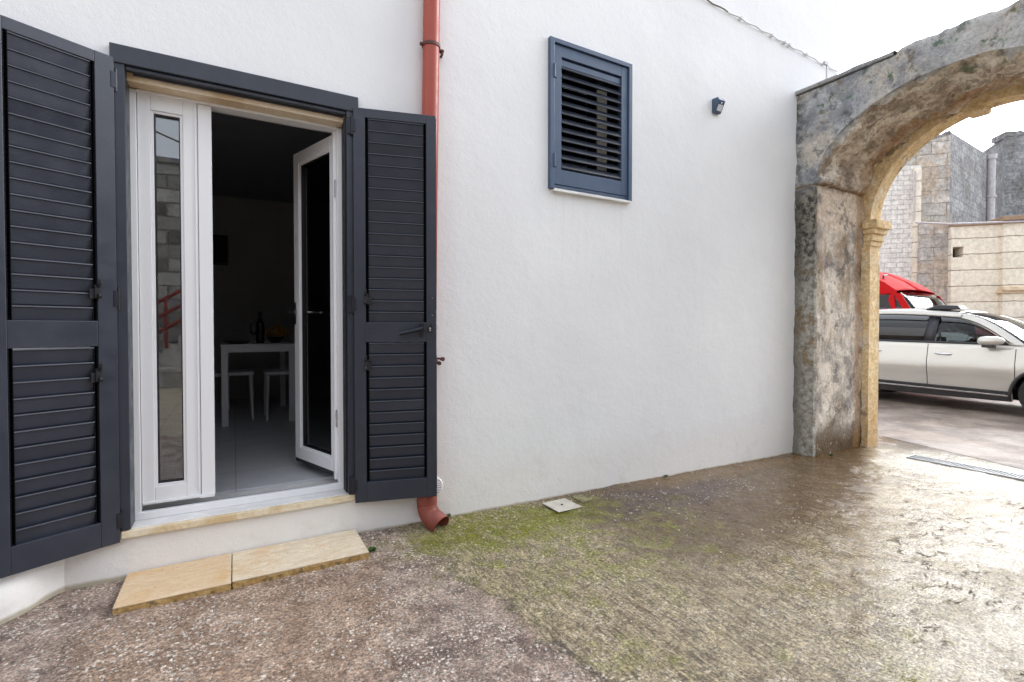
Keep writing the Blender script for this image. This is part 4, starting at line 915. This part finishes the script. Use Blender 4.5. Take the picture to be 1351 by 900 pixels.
# ---------------------------------------------------------------- buildings across the lane
def PX(px,z):
    X=(px-675)/650*z; return Vector((X*.8712+z*.4909,-X*.4909+z*.8712,0))
DW=Vector((.696,-.717,0)).normalized(); NW=Vector((-.717,-.696,0)).normalized()  # toward camera
def hz_(py,z): return Z0+(432-py)*z/650
def wallbox(A,B,dep,z0,z1,zb=None):
    A,B=Vector(A),Vector(B); u=(B-A).normalized(); n=Vector((u.y,-u.x,0))
    if n.dot(-A)<0: n=-n
    bk=-n*dep; z2=z1 if zb is None else zb
    m=MB(); vs=[A+Vector((0,0,z0)),B+Vector((0,0,z0)),B+bk+Vector((0,0,z0)),A+bk+Vector((0,0,z0)),A+Vector((0,0,z1)),B+Vector((0,0,z2)),B+bk+Vector((0,0,z2)),A+bk+Vector((0,0,z1))]
    return m.add(vs,[(0,1,5,4),(1,2,6,5),(2,3,7,6),(3,0,4,7),(4,5,6,7),(3,2,1,0)])
def line(px,z_at,px0): # point on oblique line through PX(px0,z_at) along DW, seen at px
    P=PX(px0,z_at); r=PX(px,1); # P + t*DW = s*r
    det=DW.x*(-r.y)+r.x*DW.y; t_=(-P.x*(-r.y)-r.x*P.y)/det
    return P+DW*t_
G=-.12
L0=15.8
wb=thing('whitewashed_building','whitewashed brick building left of the patched stone tower','building',tuple(line(1180,L0+.4,1230)))
A=line(1040,L0+.4,1230); B=line(1212,L0+.4,1230)
wallbox(A,B,4,G,hz_(219,B.x*.491+B.y*.871)).build('wall','whitebrick',wb,uv=True)
A2=line(1203,L0+.32,1230); B2=line(1212.5,L0+.32,1230); wallbox(A2,B2,.3,G,hz_(222,16.2)).build('corner_band','ashlar',wb,uv=True)
A2=line(1204,L0+.25,1230); MB().tube([A2+Vector((0,0,4.7)),A2+Vector((0,0,6.3))],.03,8).build('conduit','greypipe',wb)
tw=thing('stone_tower_house','tall patched stone block building rising behind the pale boundary wall','building',tuple(line(1230,16.6,1230)))
A=line(1160,17.0,1230); B=line(1250,17.0,1230); zc=B.x*.491+B.y*.871; zt1=hz_(176,zc)
wb_=MB()
wallbox(A,B,1.0,G,zt1-.5,zt1-.02).build('front_wall','tower',tw,uv=True)
C=PX(1325,22.5); zf=hz_(222,22.5)
side_=(C-B); nn=Vector((-side_.y,side_.x,0)).normalized(); 
if nn.dot(B)<0: nn=-nn
m=MB(); bk=nn*1.0; a_=B+DW*.003; vs=[a_+Vector((0,0,G)),C+Vector((0,0,G)),C+bk+Vector((0,0,G)),a_+bk*1+Vector((0,0,G)),a_+Vector((0,0,zt1)),C+Vector((0,0,zf)),C+bk+Vector((0,0,zf)),a_+bk+Vector((0,0,zt1))]
m.add(vs,[(0,1,5,4),(1,2,6,5),(2,3,7,6),(3,0,4,7),(4,5,6,7),(3,2,1,0)]); m.build('side_wall','darkblocks',tw,uv=True)
# ragged top courses
m=MB(); 
for i in range(26):
    q=A.lerp(B,(i+.1)/26); ql=A.lerp(B,(i+.95)/26); zz=zt1-.5+.48*(i/26); m.poly([q+Vector((0,0,zz-.06)),ql+Vector((0,0,zz-.06)),ql+DW*0+(-NW)*.5+Vector((0,0,zz-.06)),q-NW*.5+Vector((0,0,zz-.06))],(0,0,.10+random.uniform(0,.10)))
m.build('ragged_top','darkblocks',tw,uv=True)
pp=B.lerp(C,.58)-nn*.12; 
pz=pp.x*.491+pp.y*.871
MB().tube([pp+Vector((0,0,3.0)),pp+Vector((0,0,hz_(208,pz)))],.13,16).tube([pp+Vector((0,0,hz_(212,pz))),pp+Vector((0,0,hz_(206,pz)))],.17,16).tube([pp+Vector((0,0,hz_(262,pz))),pp+Vector((0,0,hz_(259,pz)))],.17,16).build('drain_pipe','greypipe',tw,smooth=50)
db=thing('dark_stone_building','dark weathered stone building at the far right behind the boundary wall','building',tuple(PX(1380,22)))
m=MB(); A=PX(1321,22.2); B=PX(1500,20.5); wallbox(A,B,2,G,hz_(180,22)).build('wall','darkblocks',db,uv=True)
m=MB()
for i in range(14):
    q=A.lerp(B,i/14); ql=A.lerp(B,(i+.93)/14); bkv=Vector((.5,.6,0)); h0=hz_(180,22)-.05; m.poly([q+Vector((0,0,h0)),ql+Vector((0,0,h0)),ql+bkv+Vector((0,0,h0)),q+bkv+Vector((0,0,h0))],(0,0,.12+random.uniform(0,.16)))
m.build('ragged_top','darkblocks',db,uv=True)
bw=thing('boundary_wall','pale coursed stone boundary wall across the lane with a small square opening','wall',tuple(line(1300,L0,1230)))
A=line(1253,L0,1230); B=line(1321,L0,1230); h1=hz_(300,A.x*.491+A.y*.871)
# hole
hA=line(1254,L0,1230); TH=F(tuple(A),tuple(DW),tuple(NW)); ln=(B-A).length
def alongs(px): return (line(px,L0,1230)-A).dot(DW)
ha,hb=alongs(1253.8),alongs(1269); zz=lambda py,px: hz_(py,(lambda P:P.x*.491+P.y*.871)(line(px,L0,1230)))
z1h,z0h=zz(326,1262),zz(340,1262)
def wallholed(T,l0,l1,z0,z1,hl0,hl1,hz0,hz1,d):
    return MB().box((l0,-d,z0),(l1,0,hz0),T).box((l0,-d,hz1),(l1,0,z1),T).box((l0,-d,hz0),(hl0,0,hz1),T).box((hl1,-d,hz0),(l1,0,hz1),T)
wallholed(TH,0,ln,G,h1,ha+.02,hb,z0h,z1h,.5).build('wall','ashlar',bw,uv=True)
MB().box((ha,-.55,z0h-.05),(hb+.05,-.502,z1h+.05),TH).build('opening_back','black',bw)
MB().box((-.0,-.52,h1),(ln,.04,h1+.10),TH).build('coping','ashlar',bw,bevel=.02)
pil=wallbox(line(1213,L0+.15,1230),line(1252.8,L0+.15,1230),.5,G,hz_(294,16)); pil.build('patched_bay','tower',bw,uv=True)
lc=MB().tube([line(1205,L0-.2,1230)+Vector((0,0,hz_(293,15.6))),line(1250,L0-.2,1230)+Vector((0,0,hz_(294.5,15.3))),line(1400,L0-.2,1230)+Vector((0,0,hz_(284,14.0)))],.03,6); tag(lc.build('service_pipe','greypipe'),'thin grey pipe running along the top of the pale boundary wall','pipe')
pw=thing('gate_pier','broad pale ashlar pier with moulded cornice at the right frame edge','pier',tuple(line(1360,L0-.2,1230)))
A=line(1321.5,L0-.12,1230); TP=F(tuple(A),tuple(DW),tuple(NW)); zq=A.x*.491+A.y*.871
hc=hz_(383,zq); ht=hz_(296,zq)
MB().box((0,-.7,G),(4,0,hc-.1),TP).box((0,-.7,hc+.1),(4,0,ht),TP).build('shaft','ashlar',pw,uv=True)
MB().box((-.10,-.8,hc-.1),(4.1,.06,hc-.03),TP).box((-.06,-.8,hc-.03),(4.1,.12,hc+.05),TP).box((-.04,-.8,hc+.05),(4.1,.05,hc+.1),TP).build('cornice','lintel',pw,bevel=.015)
MB().box((-.04,-.8,ht),(4.1,.05,ht+.08),TP).box((-.08,-.8,ht+.08),(4.1,.12,ht+.22),TP).build('cap','ashlar',pw,bevel=.02)
